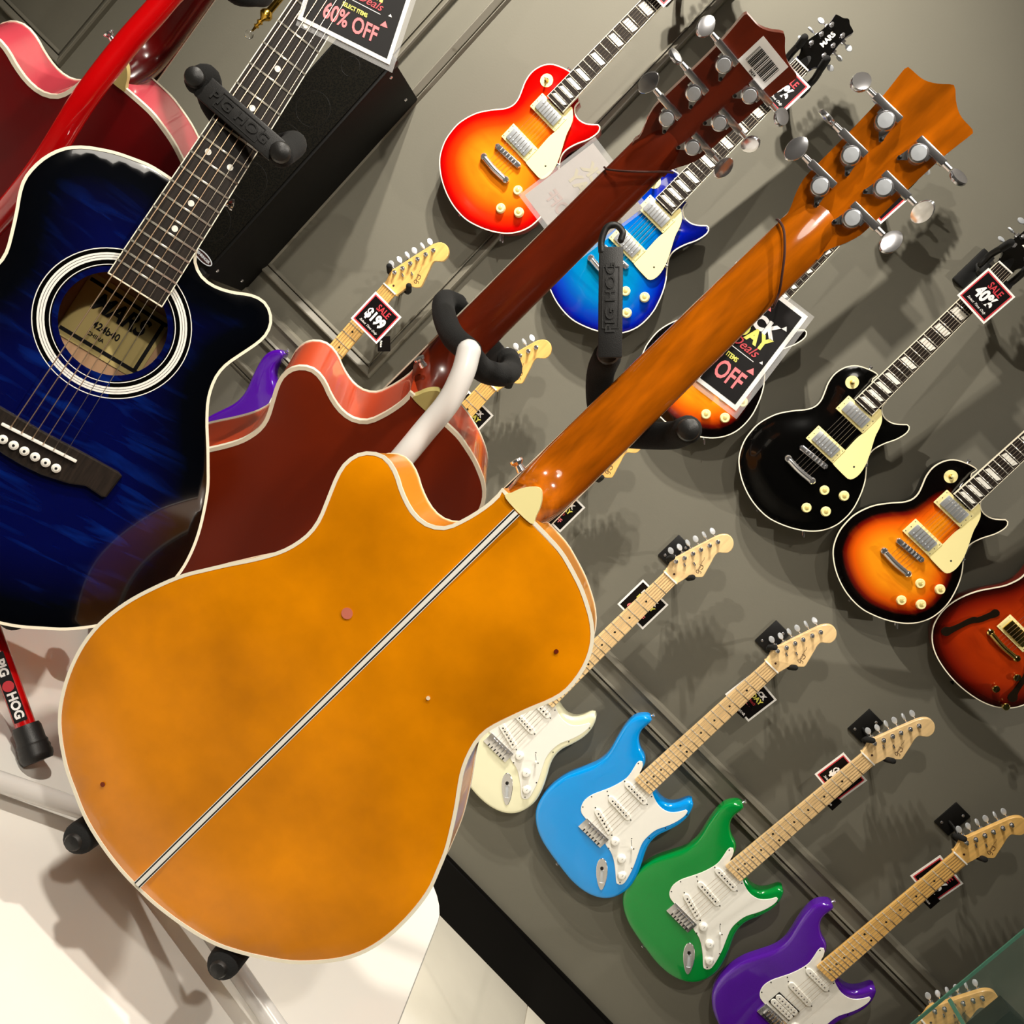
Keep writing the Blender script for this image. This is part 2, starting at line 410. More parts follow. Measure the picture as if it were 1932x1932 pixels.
# ---------------------------------------------------------------- acoustic guitars
OUT = [(22,-357),(21,-361),(21,-372),(23,-385),(26,-397),(31,-411),(38,-419),(49,-424),(63,-424),(79,-419),(93,-412),(104,-409),(114,-410),(123,-416),(129,-425),(131,-437),(129,-448),(124,-461),(118,-475),(113,-488),(111,-502),(113,-517),(118,-532),(129,-552),(142,-572),(153,-590),(164,-609),(174,-634),(182,-660),(186,-685),(186,-705),(182,-727),(173,-751),(160,-773),(144,-790),(120,-807),(99,-817),(75,-827),(49,-833),(23,-836),(-1,-836),(-26,-834),(-56,-828),(-84,-819),(-107,-806),(-125,-793),(-142,-779),(-157,-762),(-169,-745),(-177,-729),(-182,-711),(-184,-690),(-183,-665),(-179,-642),(-172,-624),(-164,-606),(-153,-588),(-143,-573),(-134,-561),(-125,-548),(-119,-535),(-115,-521),(-115,-507),(-121,-486),(-127,-468),(-133,-452),(-136,-437),(-134,-419),(-129,-404),(-121,-391),(-110,-381),(-98,-374),(-83,-367),(-67,-362),(-51,-358),(-34,-357),(-17,-357),(2,-357)]
AO = closed(OUT, 190)
# crisp corner where the cutaway meets the neck block
FS = .65
fret = lambda n, s: s*(1-2**(-n/12))
fret_mesh = box((0, 0, 0), (1, .0022, .0011), .0004); fret_mesh.materials.append(fretm)
def frets(parent, n, scale, hw0, slope, z=0, first=1):
    for i in range(first, n+1):
        y = fret(i, scale); o = link('fret', fret_mesh, None, parent); o.location = (0, -y, z+.0004); o.scale = (2*(hw0+slope*y)+.0008, 1, 1)
def neck_mesh(y1, hw0, slope, d0, d1, ztop=-.005, extra=(), head=.02):
    """D shaped neck; extra = (y, halfwidth, depth) sections for heel"""
    secs = [(head, hw0+.003, .009, -.010), (head*.4, hw0+.001, .013, -.006), (0, hw0, d0, ztop)]
    k = 8
    for i in range(1, k+1):
        y = y1*i/k; secs.append((-y, hw0+slope*y, d0+(d1-d0)*i/k, ztop))
    secs += [(-y, w, d, ztop) for y, w, d in extra]
    bm = bmesh.new(); R = []; n = 14
    for y, w, d, zt in secs:
        r = [bm.verts.new((w, y, zt)), ]
        for j in range(n+1):
            a = math.pi*j/n; r.append(bm.verts.new((w*math.cos(a)*(1 if abs(math.cos(a)) < .98 else 1), y, zt-.001-d*math.sin(a)**.85)))
        r.append(bm.verts.new((-w, y, zt))); R.append(r)
    for A, B in zip(R, R[1:]):
        for j in range(len(A)): bm.faces.new((A[j], A[(j+1) % len(A)], B[(j+1) % len(A)], B[j]))
    bm.faces.new(R[0]); bm.faces.new(R[-1][::-1]); return done(bm, ang=50)
HO = closed([(-21,-24),(-23,-14),(-26,-6),(-30,2),(-33,10),(-35,20),(-35,45),(-35,73),(-36,104),(-39,130),(-37,133),(-22,134),(-11,139),(-2,146),(2,146),(11,139),(22,134),(37,133),(39,130),(36,104),(35,73),(35,45),(35,20),(33,10),(30,2),(26,-6),(23,-14),(21,-24)], 110)
def acoustic(label, mw, m_back, m_side, m_top, m_neck, front, m_headface, bw=.0022, stripe=False, nw=(.0215, .0155)):
    g = thing('acoustic_guitar', mw, label, 'guitar', 'cutaway acoustic guitars on the display table')
    D = .078 if front else .096
    body = link('body_side', solid(AO, -D+.002, -.014, rim=True, front=False, back=False), m_side, g)
    link('body_back', solid(inset(AO, .0012), -D-.001, -D+.006, .0022, arch0=.003, step=.014, front=False, fall=.04), m_back, g)
    hole = None
    if front: hole = [Vector((.0515*math.cos(2*math.pi*i/48), -.513+.0515*math.sin(2*math.pi*i/48))) for i in range(48)]
    link('body_top', solid(inset(AO, .0012), -.018, -.012, .0015, arch=.0012, step=.011, back=False, hole=hole, fall=.06), m_top, g)
    link('back_binding', strip(AO, -D-.0012, bw, bw*1.5), binding, g)
    link('front_binding', strip(AO, -.0118-bw*1.5, bw, bw*1.5), binding, g)
    if stripe:
        s = link('back_stripe', box((-.0005, -.597, -D-.0025), (.0036, .470, .0040)), white, g)
        for dx in (-.0025, .0025): link('black_line', box((dx-.0005, -.597, -D-.0024), (.0012, .470, .0040)), blackpaint, s)
        for dx in (-.0034, .0034): link('white_line', box((dx-.0005, -.597, -D-.0023), (.0006, .470, .0040)), white, s)
    link('neck', neck_mesh(.31, nw[0], nw[1], .0165, .0185, extra=[(.325, .0262, .022), (.337, .0262, .034), (.345, .0258, .050), (.351, .0252, .068), (.356, .0245, .083*(.8 if front else 1)), (.3605, .0245, .0885*(.8 if front else 1))]), m_neck, g)
    cap = closed([(-15,-360),(-14,-353),(-11,-345),(-6,-338),(0,-334),(6,-338),(11,-345),(14,-353),(15,-360)], 40)
    link('heel_cap', flat(cap, -D-.0025, -D+.010, .0008), cream, g)
    link('strap_button', lathe([(.0045, 0), (.004, .003), (.0035, .006), (.0062, .009), (.0062, .011), (.001, .012)], 14, (1, .3, 0), (.0235, -.338, -.058)), chrome, g)
    fb = link('fretboard', flat(poly([(-21.5, 0), (21.5, 0), (28.8, -472), (-28.8, -472)]), -.006, 0), rosewood, g)
    for s in (-1, 1):
        me = flat(poly([(s*21.3, 0), (s*22.2, 0), (s*29.6, -473), (s*28.6, -473)]), -.006, .0002); link('edge_binding', me, binding, fb)
    link('end_binding', box((0, -.4728, -.0029), (.0588, .0014, .0062)), binding, fb)
    hd = bpy.data.objects.new('headstock', flat(HO, -.018, -.004, .001)); C.objects.link(hd); hd.data.materials.append(m_neck); hd.parent = g
    hd.matrix_local = RX(-11.5)
    link('face_veneer', flat(inset(HO, .0006), -.0041, -.0030), m_headface, hd)
    link('nut', box((0, .0015, .0005), (.0445, .004, .009), .0008), binding, g)
    for s in (-1, 1):
        for i, y in enumerate((.020, .054, .091)):
            die_cast_tuner(hd, s*.0195, y, s, -.018, (20, -35, 62, 5, 85, 40)[i+(3 if s > 0 else 0)] if not front else 30*i, -.003)
    if front:
        frets(fb, 21, FS, .0215, .0155)
        for n, xs in ((3, (0,)), (5, (0,)), (7, (0,)), (9, (0,)), (12, (-.0125, .0125)), (15, (0,)), (17, (0,))):
            y = (fret(n, FS)+fret(n-1, FS))/2
            for x in xs: link('dot_inlay', lathe_z([(.0032, -.001), (.0032, .0003), (.0001, .0003)], (x, -y, 0), 16), pearl, fb)
        st = []
        for i in range(6):
            x0 = -.0175+.007*i; x1 = -.0272+.0109*i
            link('string', cyl((x0, .001, .0045), (x1, -.652, -.0015+.0035), .00062-.00006*i, n=6), steel if i > 3 else mat('wound_bronze', (235, 200, 165), .3, .9) if i == 0 else bpy.data.materials['wound_bronze'], g)
        bo = poly([(-84,-642),(-79,-640),(-45,-640),(0,-641),(45,-640),(79,-640),(84,-642),(82,-668),(78,-670),(60,-668),(45,-674),(20,-679),(0,-680),(-20,-679),(-45,-674),(-60,-668),(-78,-670),(-82,-668)])
        br = link('bridge', flat(bo, -.0125, -.003, .0015), rosewood, g)
        link('saddle', box((.002, -.652, -.0022), (.076, .0032, .006), .001, Matrix.Rotation(rad(2), 3, 'Z')), white, br)
        for i in range(6):
            x = -.0272+.0109*i
            p = link('bridge_pin', lathe_z([(.0034, -.004), (.0034, -.0012), (.0046, -.0006), (.0046, .0005), (.0028, .0022), (.0001, .0024)], (x, -.666-.0*i, 0), 16), white, br)
            link('pin_dot', lathe_z([(.0013, .0023), (.0013, .0028), (.0001, .0028)], (x, -.666, 0), 10), blackpaint, p)
        def annulus(r0, r1, z0, z1):
            bm = bmesh.new(); n = 72; R = []
            for r, z in ((r0, z0), (r0, z1), (r1, z1), (r1, z0)): R.append([bm.verts.new((r*math.cos(2*math.pi*i/n), -.513+r*math.sin(2*math.pi*i/n), z)) for i in range(n)])
            for A, B in zip(R, R[1:]+R[:1]):
                for i in range(n): bm.faces.new((A[i], A[(i+1) % n], B[(i+1) % n], B[i]))
            return done(bm, ang=30)
        zz = -.0112
        ro = link('rosette', annulus(.0572, .0755, zz-.001, zz+.0003), blackgloss, g)
        for r0, r1 in ((.0585, .0593), (.0635, .0655), (.0660, .0680), (.0685, .0705), (.0743, .0752)): link('ring', annulus(r0, r1, zz-.0005, zz+.0006), white, ro)
        lb = link('paper_label', box((0, -.513, -D+.008), (.092, .075, .0006)), mat('label_paper', (214, 190, 120), .7), g)
        for yy in (.030, -.030): link('label_border', box((0, -.513+yy, -D+.0086), (.088, .004, .0006)), cardk, lb)
        link('label_border', box((.040, -.513, -D+.0086), (.004, .060, .0006)), cardk, lb)
        link('inner_back', box((0, -.513, -D+.0065), (.15, .15, .001)), mat('bare_inner_wood', (205, 160, 120), .7), g)
        text('MARS', .027, 'label_lettering', cardk, lb, (-.002, -.500, -D+.009), sx=.85, bold=.0008, shear=.3)
        text('424b40', .011, 'label_lettering', cardk, lb, (-.004, -.522, -D+.009), sx=.9, bold=.0002)
        text('CHINA', .006, 'label_lettering', cardk, lb, (-.010, -.533, -D+.009), bold=.0001)
        text('MARS', .020, 'headstock_lettering', pearl, hd, (0, .115, -.0028))
    return g
amber = mat('amber_lacquer_back', (230, 137, 2), .16, coat=.6, var=.13, vscale=9)
amber_side = mat('amber_lacquer_side', (226, 140, 10), .3, coat=.2, var=.05, vscale=6)
amber_neck = mat('amber_neck_lacquer', (172, 88, 6), .12, coat=.8, var=.18, vscale=16, aniso=(5, 1, 5))
mahog = mat('mahogany_satin_back', (124, 36, 8), .42, spec=.25, var=.05, vscale=5); mahog_side = mat('orange_red_lacquer_side', (205, 72, 34), .22, coat=.5, var=.08, vscale=5)
mahog_neck = mat('mahogany_neck', (104, 32, 10), .28, var=.1, vscale=12, aniso=(5, 1, 5), coat=.2)
wine = mat('wine_red_satin_back', (104, 0, 3), .42, spec=.25, var=.06, vscale=5); wine_side = mat('pinkish_red_side', (205, 70, 84), .25, coat=.5, var=.08, vscale=4); wine_neck = mat('dark_red_neck', (80, 4, 4), .22, coat=.4)
blue_top = burst('blue_flame_burst', [(0, (2, 3, 6)), (.024, (2, 4, 10)), (.05, (3, 5, 45)), (.085, (3, 8, 66))], 1.0, (8, 42, 125), (12, 75, 10), .1, thr=(.52, .80))
PO = pose(-.0138, .9151, .2521, 1.5, -2.6, .5, BB)
_p = pose(-.0138, .9151, .2521, 1.5, -.9, .5, BB); _q = Vector((0, -.45, -.09)); PO = Matrix.Translation(PO @ _q - _p @ _q) @ _p
PM = pose(-.1903, 1.0487, .2433, -13.01, 21.98, -1.43, BB)
PRD = pose(-.6819, 1.0323, .2536, -15.54, 27.05, -2.28, BB)
PBL = pose(-.5708, 1.0428, .2079, -16.47, 23.25, 8.65, BF)
g_or = acoustic('amber orange cutaway acoustic guitar seen from behind, nearest to the viewer', PO, amber, amber_side, amber, amber_neck, False, amber_neck, .0024, True, (.0245, .0075))
g_ma = acoustic('brown mahogany cutaway acoustic guitar seen from behind, barcode sticker on its head', PM, mahog, mahog_side, mahog, mahog_neck, False, blackgloss, .0036, False, (.0235, .010))
g_re = acoustic('dark red cutaway acoustic guitar seen from behind at the far left', PRD, wine, wine_side, wine, wine_neck, False, blackgloss, .0036)
g_bl = acoustic('blue burst acoustic guitar facing the viewer with strings and round sound hole', PBL, blackgloss, blackgloss, blue_top, blackgloss, True, blackgloss)
for g in (g_ma, g_re):
    for ch in g.children:
        if ch.name.startswith(('heel_cap',)): ch.data.materials[0] = mat('olive_cream_plastic', (205, 190, 120), .4)
for x, y, c, rr, nm in ((.039, -.525, (214, 120, 100), .0050, 'pink_smudge'), (-.060, -.525, (250, 225, 190), .0018, 'finish_chip'), (-.106, -.419, (110, 30, 5), .0020, 'dark_knot'), (.084, -.792, (120, 40, 5), .0022, 'dark_knot')):
    link(nm, lathe_z([(rr, -.0006), (rr*.9, .0), (.0001, .0)], (x, y, -.1001 if abs(y+.6) < .15 and abs(x) < .08 else -.0984), 14), mat(nm, c, .4), g_or)
# barcode sticker on the mahogany head
hd = [c for c in g_ma.children if c.name.startswith('headstock')][0]
stk = link('barcode_sticker', box((-.0065, .117, -.0183), (.038, .030, .0006)), cardw, hd)
random.seed(3); x = -.0215
while x < .0075:
    w = random.choice((.0004, .0007, .0012)); link('bar', box((x+w/2, .116, -.0188), (w, .017, .0004)), blackpaint, stk); x += w+random.choice((.0004, .0006, .001))
text('0424', .004, 'digits', blackpaint, stk, (-.0065, .1045, -.0188), RY(180))
for nm, P0, pts in (('cord', PO, [(.0268, -.024, -.007), (.0245, -.026, -.017), (.015, -.031, -.0252), (.001, -.044, -.0285), (-.011, -.058, -.0268), (-.021, -.070, -.0205), (-.0268, -.080, -.007)]), ('cord', PM, [(.0262, -.062, -.007), (.0235, -.060, -.018), (.011, -.048, -.0272), (-.004, -.034, -.0278), (-.017, -.022, -.0235), (-.0262, -.018, -.007)])):
    end = Vector((.006, 1.012, .205)) if P0 is PO else Vector((-.236, 1.182, .212)); end.z += H
    pts = pts+[tuple(P0.inverted() @ end)]
    o = link('hanging_cord', tube(pts, .0011, 6, 5), cordm); o.matrix_world = P0
    tag(o, 'thin brown cord looped round the neck of the %s guitar' % ('amber orange' if P0 is PO else 'mahogany'), 'cord')

# ---------------------------------------------------------------- solid body guitars: shared hardware
def electric_tuner(parent, x, y, zf, zb, dirx, diry, spin, L=.022):
    o = link('tuner', lathe_z([(.0056, 0), (.0056, .0020), (.0034, .0026), (.0031, .010), (.0038, .0115), (.0001, .012)], (x, y, zf), 12), chrome, parent)
    bm = bmesh.new(); a = Matrix.Rotation(math.atan2(diry, dirx), 3, 'Z'); box_bm(bm, (x+dirx*.004, y+diry*.004, zb-.005), (.018, .012, .009), a, .0012)
    link('gear_housing', done(bm, ang=35), chrome, o)
    p = Vector((x+dirx*(L-.004), y+diry*(L-.004), zb-.005))
    link('shaft', cyl((x+dirx*.01, y+diry*.01, zb-.005), p, .0019), chrome, o)
    b = link('button', oval(.0092, .0072, .0048, 14), satin, o)
    b.matrix_local = Matrix.Translation((x+dirx*(L+.003), y+diry*(L+.003), zb-.005)) @ Matrix.Rotation(math.atan2(diry, dirx), 4, 'Z') @ RX(spin)
def knob(parent, x, y, z, m, m2, r=.0132, h=.010, name='knob'):
    o = link(name, lathe_z([(r, 0), (r*.98, .002), (r*.86, h*.75), (r*.8, h), (r*.5, h*1.0), (.0001, h*1.0)], (x, y, z), 22), m, parent)
    link('knob_centre', lathe_z([(r*.46, h*.99), (r*.40, h*1.05), (.0001, h*1.08)], (x, y, z), 14), m2, o)
    return o

# ---------------------------------------------------------------- double cutaway guitars, maple neck
SO = closed([(-27,-455),(-29,-440),(-36,-420),(-50,-408),(-65,-404),(-82,-395),(-97,-381),(-105,-363),(-105,-345),(-104,-330),(-109,-322),(-120,-322),(-132,-332),(-142,-349),(-145,-368),(-142,-395),(-134,-428),(-124,-462),(-120,-490),(-124,-522),(-139,-560),(-154,-598),(-161,-635),(-162,-671),(-157,-702),(-146,-730),(-128,-752),(-105,-769),(-72,-784),(-29,-794),(8,-800),(51,-806),(92,-805),(126,-796),(152,-780),(170,-757),(179,-725),(179,-694),(168,-658),(153,-626),(137,-596),(128,-568),(128,-538),(137,-508),(144,-476),(144,-446),(137,-422),(128,-408),(117,-406),(109,-417),(102,-435),(89,-453),(72,-461),(54,-461),(36,-457),(28,-458),(0,-462)], 170)
PG = closed([(-53,-426),(-53,-436),(-49,-451),(-43,-479),(-46,-506),(-53,-533),(-63,-559),(-73,-585),(-76,-611),(-69,-632),(-57,-643),(-40,-646),(0,-650),(42,-653),(50,-660),(70,-663),(93,-674),(118,-693),(140,-713),(150,-716),(158,-707),(158,-695),(151,-670),(140,-642),(125,-612),(113,-586),(109,-562),(111,-530),(123,-500),(131,-473),(134,-446),(130,-431),(125,-431),(118,-446),(106,-463),(91,-473),(68,-476),(43,-469),(32,-463),(0,-458),(-26,-452),(-32,-438),(-40,-425),(-47,-421)], 120)
SH = closed([(-21,-2),(-21,4),(-24,16),(-29,30),(-29,42),(-24,56),(-10,104),(3,146),(9,163),(17,175),(27,182),(40,182),(51,175),(58,163),(57,148),(47,138),(40,132),(40,120),(45,104),(52,80),(57,62),(55,57),(46,48),(37,44),(31,35),(28,20),(24,4),(22,-2)], 100)
ES = .648
def swirl(pts, r): return tube([(x, y, 0) for x, y in pts], r, 5, 4, False)
LOGO = [swirl([(.002, .004), (-.001, .001), (-.003, .004), (-.001, .009), (.003, .009), (.004, .004), (.003, -.003), (-.001, -.004)], .0006),
        swirl([(.005, .004), (.007, .008), (.009, .004), (.011, .008), (.013, .004), (.015, .008), (.017, .004), (.019, .009), (.022, .006), (.028, .0075), (.034, .006), (.041, .008)], .0004),
        swirl([(.009, .001), (.013, -.002), (.018, -.001), (.020, .003), (.019, .006)], .0007)]
def make_strat(hum=False, neckm=maple, bodym=None, logo=True):
    g = bpy.data.objects.new('electric_guitar', None); C.objects.link(g); g.empty_display_size = .05
    link('body', solid(SO, -.057, -.012, .010, step=.02, seg=4), bodym, g)
    nk = link('neck', neck_mesh(.44, .021, .0150, .016, .018, ztop=-.004, head=.012), neckm, g)
    link('fretboard', flat(poly([(-21, 0), (21, 0), (28.2, -466), (26, -469), (-26, -469), (-28.2, -466)]), -.0055, 0, .0006), neckm, g)
    frets(g, 21, ES, .021, .0150)
    dk = blackpaint
    for n, xs in ((3, (0,)), (5, (0,)), (7, (0,)), (9, (0,)), (12, (-.0115, .0115)), (15, (0,)), (17, (0,)), (19, (0,)), (21, (0,))):
        y = (fret(n, ES)+fret(n-1, ES))/2
        for x in xs: link('dot_inlay', lathe_z([(.0030, -.001), (.0030, .0002), (.0001, .0002)], (x, -y, 0), 14), dk, g)
    h = link('headstock', flat(SH, -.0185, -.0055, .0012), neckm, g)
    link('nut', box((0, .0015, -.001), (.043, .0035, .008), .0006), white, g)
    link('truss_rod_hole', lathe_z([(.003, -.0002), (.003, .0003), (.0001, .0003)], (.001, .014, -.0055), 12), cordm, h)
    e = Vector((-.955, .295))
    for i, (x, y) in enumerate(((-19, 41), (-10, 63), (-3, 86), (4, 107), (12, 130), (20, 151))):
        electric_tuner(h, x/1000, y/1000, -.0055, -.0185, e.x, e.y, (0, 35, 60, 10, 70, 25)[i], .025)
    for x, y in ((.002, .051), (.018, .070)): link('string_tree', box((x, y, -.0025), (.010, .0035, .003), .0008, Matrix.Rotation(rad(-20), 3, 'Z')), chrome, h)
    if logo:
        lg = link('script_logo', LOGO[0].copy(), cordm, h); lg.data.materials.clear(); lg.data.materials.append(cordm)
        a = Matrix.Translation((.043, .062, -.0053)) @ RZ(106)
        lg.matrix_local = a
        for q in LOGO[1:]:
            q2 = link('logo_stroke', q.copy(), None, lg); q2.data.materials.clear(); q2.data.materials.append(cordm)
    pg = link('pickguard', flat(PG, -.0122, -.0098, .0006), white, g)
    for x, y in ((-50,-432),(-52,-548),(-70,-590),(-66,-628),(38,-472),(62,-660),(136,-440),(115,-560),(124,-508),(143,-655),(150,-708),(108,-612)):
        link('screw', lathe_z([(.0019, 0), (.0017, .0006), (.0001, .0008)], (x/1000, y/1000, -.0098), 8), blackpaint, pg)
    def pickup(x0, y0, x1, y1):
        d = Vector((x1-x0, y1-y0)); L = d.length; c = Vector((x0+x1, y0+y1))/2; a = math.atan2(d.y, d.x)
        pts = []
        for cx, a0 in ((L/2-.006, -90), (-L/2+.006, 90)):
            for i in range(9): t = rad(a0+180*i/8); pts.append(Vector((cx+.0085*math.cos(t), .0085*math.sin(t))))
        o = link('pickup', flat(pts, 0, .0045, .001), white, pg); o.matrix_local = Matrix.Translation((c.x, c.y, -.0098)) @ Matrix.Rotation(a, 4, 'Z')
        for i in range(6): link('pole_piece', lathe_z([(.0022, .0043), (.0022, .0052), (.0001, .0053)], (-.026+.0104*i, 0, 0), 10), chrome if hum else blackpaint, o)
        for s in (-1, 1): link('screw', lathe_z([(.0018, 0), (.0016, .0012), (.0001, .0014)], (s*(L/2+.006), 0, 0), 8), blackpaint, o)
    pickup(-.034, -.494, .039, -.496); pickup(-.036, -.555, .040, -.559)
    if not hum: pickup(-.036, -.606, .036, -.626)
    else:
        o = link('humbucker_pickup', box((0, -.613, -.0085), (.074, .040, .004), .001), blackpaint, pg)
        for s in (-1, 1):
            b = link('coil', flat([Vector((sx*.028+.0085*math.cos(rad(a0+180*i/8)), -.613+s*.0092+.0085*math.sin(rad(a0+180*i/8)))) for sx, a0 in ((1, -90), (-1, 90)) for i in range(9)], -.0066, -.0035, .001), white, o)
            for i in range(6): link('pole_piece', lathe_z([(.0021, -.0036), (.0021, -.0030), (.0001, -.0029)], (-.026+.0104*i, -.613+s*.0092, 0), 10), chrome, b)
    for x, y in ((59, -633), (105, -655), (138, -688)):
        o = link('knob', lathe_z([(.0125, 0), (.0125, .002), (.0095, .005), (.0085, .0105), (.007, .011), (.0001, .011)], (x/1000, y/1000, -.0098), 20), white, pg)
        link('pointer', box((x/1000, y/1000+.003, .0014), (.0008, .005, .0003)), blackpaint, o)
    link('switch_slot', box((.0945, -.606, -.0097), (.0012, .024, .0004), rot=Matrix.Rotation(rad(48), 3, 'Z')), blackpaint, pg)
    link('switch_tip', cyl((.100, -.612, -.009), (.101, -.613, .002), .0022, .0032, 10), white, pg)
    for x, y in ((.084, -.595), (.105, -.617)): link('screw', lathe_z([(.0018, 0), (.0001, .0012)], (x, y, -.0098), 8), blackpaint, pg)
    br = link('bridge', box((.004, -.659, -.0095), (.082, .034, .0045), .001), chrome, g)
    for i in range(6):
        x = -.0240+.0107*i+.004
        s = link('bridge_saddle', box((x, -.656, -.0045), (.0095, .019, .0055), .0012), chrome, br)
        link('screw', cyl((x, -.667, -.005), (x, -.675, -.007), .0016, n=8), blackpaint, s)
        link('string', cyl((-.0165+.0066*i, .001, .003), (x, -.652, -.0005), .00045, n=5), steel, g)
    c = Vector((.101, -.728)); a = rad(-48); jp = []
    for i in range(28):
        t = 2*math.pi*i/28; r = 1; x = .046*math.cos(t); y = .0150*math.sin(t)*(1-.25*math.cos(t)); jp.append(Vector((x*math.cos(a)-y*math.sin(a), x*math.sin(a)+y*math.cos(a)))+c)
    # boat shaped plate runs diagonally on the lower bout
    jk = link('jack_plate', flat(jp, -.0125, -.0095, .0012), chrome, g)
    link('jack_recess', box((c.x+.004, c.y-.004, -.0100), (.036, .012, .0014), .003, Matrix.Rotation(a, 3, 'Z')), satin, jk)
    link('jack_socket', lathe_z([(.0045, 0), (.0045, .002), (.003, .002), (.0001, .0005)], (c.x-.012, c.y+.013, -.0095), 12), blackpaint, jk)
    link('strap_button', lathe([(.004, 0), (.003, .004), (.0055, .008), (.0055, .010), (.001, .011)], 12, (0, -1, 0), (.006, -.799, -.034)), chrome, g)
    link('strap_button', lathe([(.004, 0), (.003, .004), (.0055, .008), (.0055, .010), (.001, .011)], 12, (.35, .94, 0), (-.112, -.321, -.034)), chrome, g)
    return g
def paint(g, m):
    for ch in g.children:
        if ch.name.split('.')[0] in ('body', 'body_top'):
            ch.material_slots[0].link = 'OBJECT'; ch.material_slots[0].material = m
def solidpaint(name, c, flake=0): return mat(name, c, .1, coat=.8, var=flake, vscale=900 if flake else 8)
proto = make_strat(bodym=solidpaint('arctic_white', (246, 243, 208)))
protoA = make_strat(neckm=maple_amber, bodym=solidpaint('metallic_purple', (74, 10, 150)))
protoH = make_strat(hum=True, neckm=maple_amber, bodym=bpy.data.materials['metallic_purple'])
SG = 'double cutaway electric guitars in the lower wall row'
def place(g, mw, label, group, m=None):
    g.matrix_world = mw; tag(g, label, 'guitar', group)
    if m: paint(g, m)
    return g
st = []
st.append(place(protoA, pose(-.709, 2.53, -.160, 4, 0, 1.2), 'purple electric guitar with maple neck, far left on the wall, wearing the $199 tag', SG))
st.append(place(copy_tree(protoA), pose(-.347, 2.53, -.150, 4, 0, .6), 'maple necked electric guitar whose head shows beside the black foam yoke of the mahogany guitar', SG, solidpaint('dark_burst', (60, 20, 10))))
st.append(place(copy_tree(protoA), pose(-.012, 2.53, -.158, 4, 0, 1), 'maple necked electric guitar on the wall almost hidden behind the amber orange guitar', SG, solidpaint('cream_white', (225, 220, 190))))
st.append(place(proto, pose(.331, 2.53, -.174, 4, 0, 1.08), 'cream white electric guitar with white pickguard beside the edge of the orange guitar', SG))
st.append(place(copy_tree(proto), pose(.673, 2.53, -.152, 4, 0, 1.06), 'sky blue electric guitar with white pickguard and maple neck', SG, solidpaint('sky_blue', (0, 150, 236))))
st.append(place(copy_tree(proto), pose(1.010, 2.535, -.144, 4, 0, .16), 'green electric guitar with white pickguard and maple neck', SG, solidpaint('emerald_green', (0, 138, 54), .06)))
st.append(place(protoH, pose(1.343, 2.522, -.156, 4, 0, 1.89), 'purple electric guitar with white pickguard at the lower right, black bordered twin coil pickup', SG, solidpaint('violet', (84, 26, 158), .08)))

# ---------------------------------------------------------------- single cutaway carved top guitars
LO = closed([(-27,-392),(-28,-371),(-40,-371),(-57,-376),(-82,-388),(-99,-408),(-107,-436),(-103,-464),(-93,-487),(-85,-507),(-84,-526),(-93,-546),(-117,-574),(-140,-607),(-154,-648),(-155,-680),(-149,-713),(-131,-748),(-104,-773),(-67,-794),(-21,-808),(29,-810),(71,-798),(107,-780),(137,-757),(158,-729),(169,-695),(168,-652),(155,-611),(137,-577),(113,-548),(99,-528),(96,-507),(104,-480),(117,-453),(123,-430),(122,-416),(116,-409),(109,-409),(98,-419),(82,-430),(62,-434),(45,-429),(34,-417),(29,-400)], 170)
LS = .628
LPG = closed([(31,-428),(36,-428),(56,-444),(66,-463),(74,-485),(98,-529),(109,-556),(113,-578),(110,-595),(104,-602),(92,-604),(48,-602),(46,-596),(46,-560),(44,-520),(46,-495),(44,-470),(30,-452)], 70)
LH = closed([(-20,-4),(-21,8),(-25,22),(-33,33),(-36,44),(-33,60),(-28,90),(-26,120),(-30,140),(-29,144),(-20,147),(-10,150),(-3,156),(3,156),(10,150),(20,147),(29,144),(30,140),(26,120),(28,90),(33,60),(36,44),(33,33),(25,22),(21,8),(20,-4)], 100)
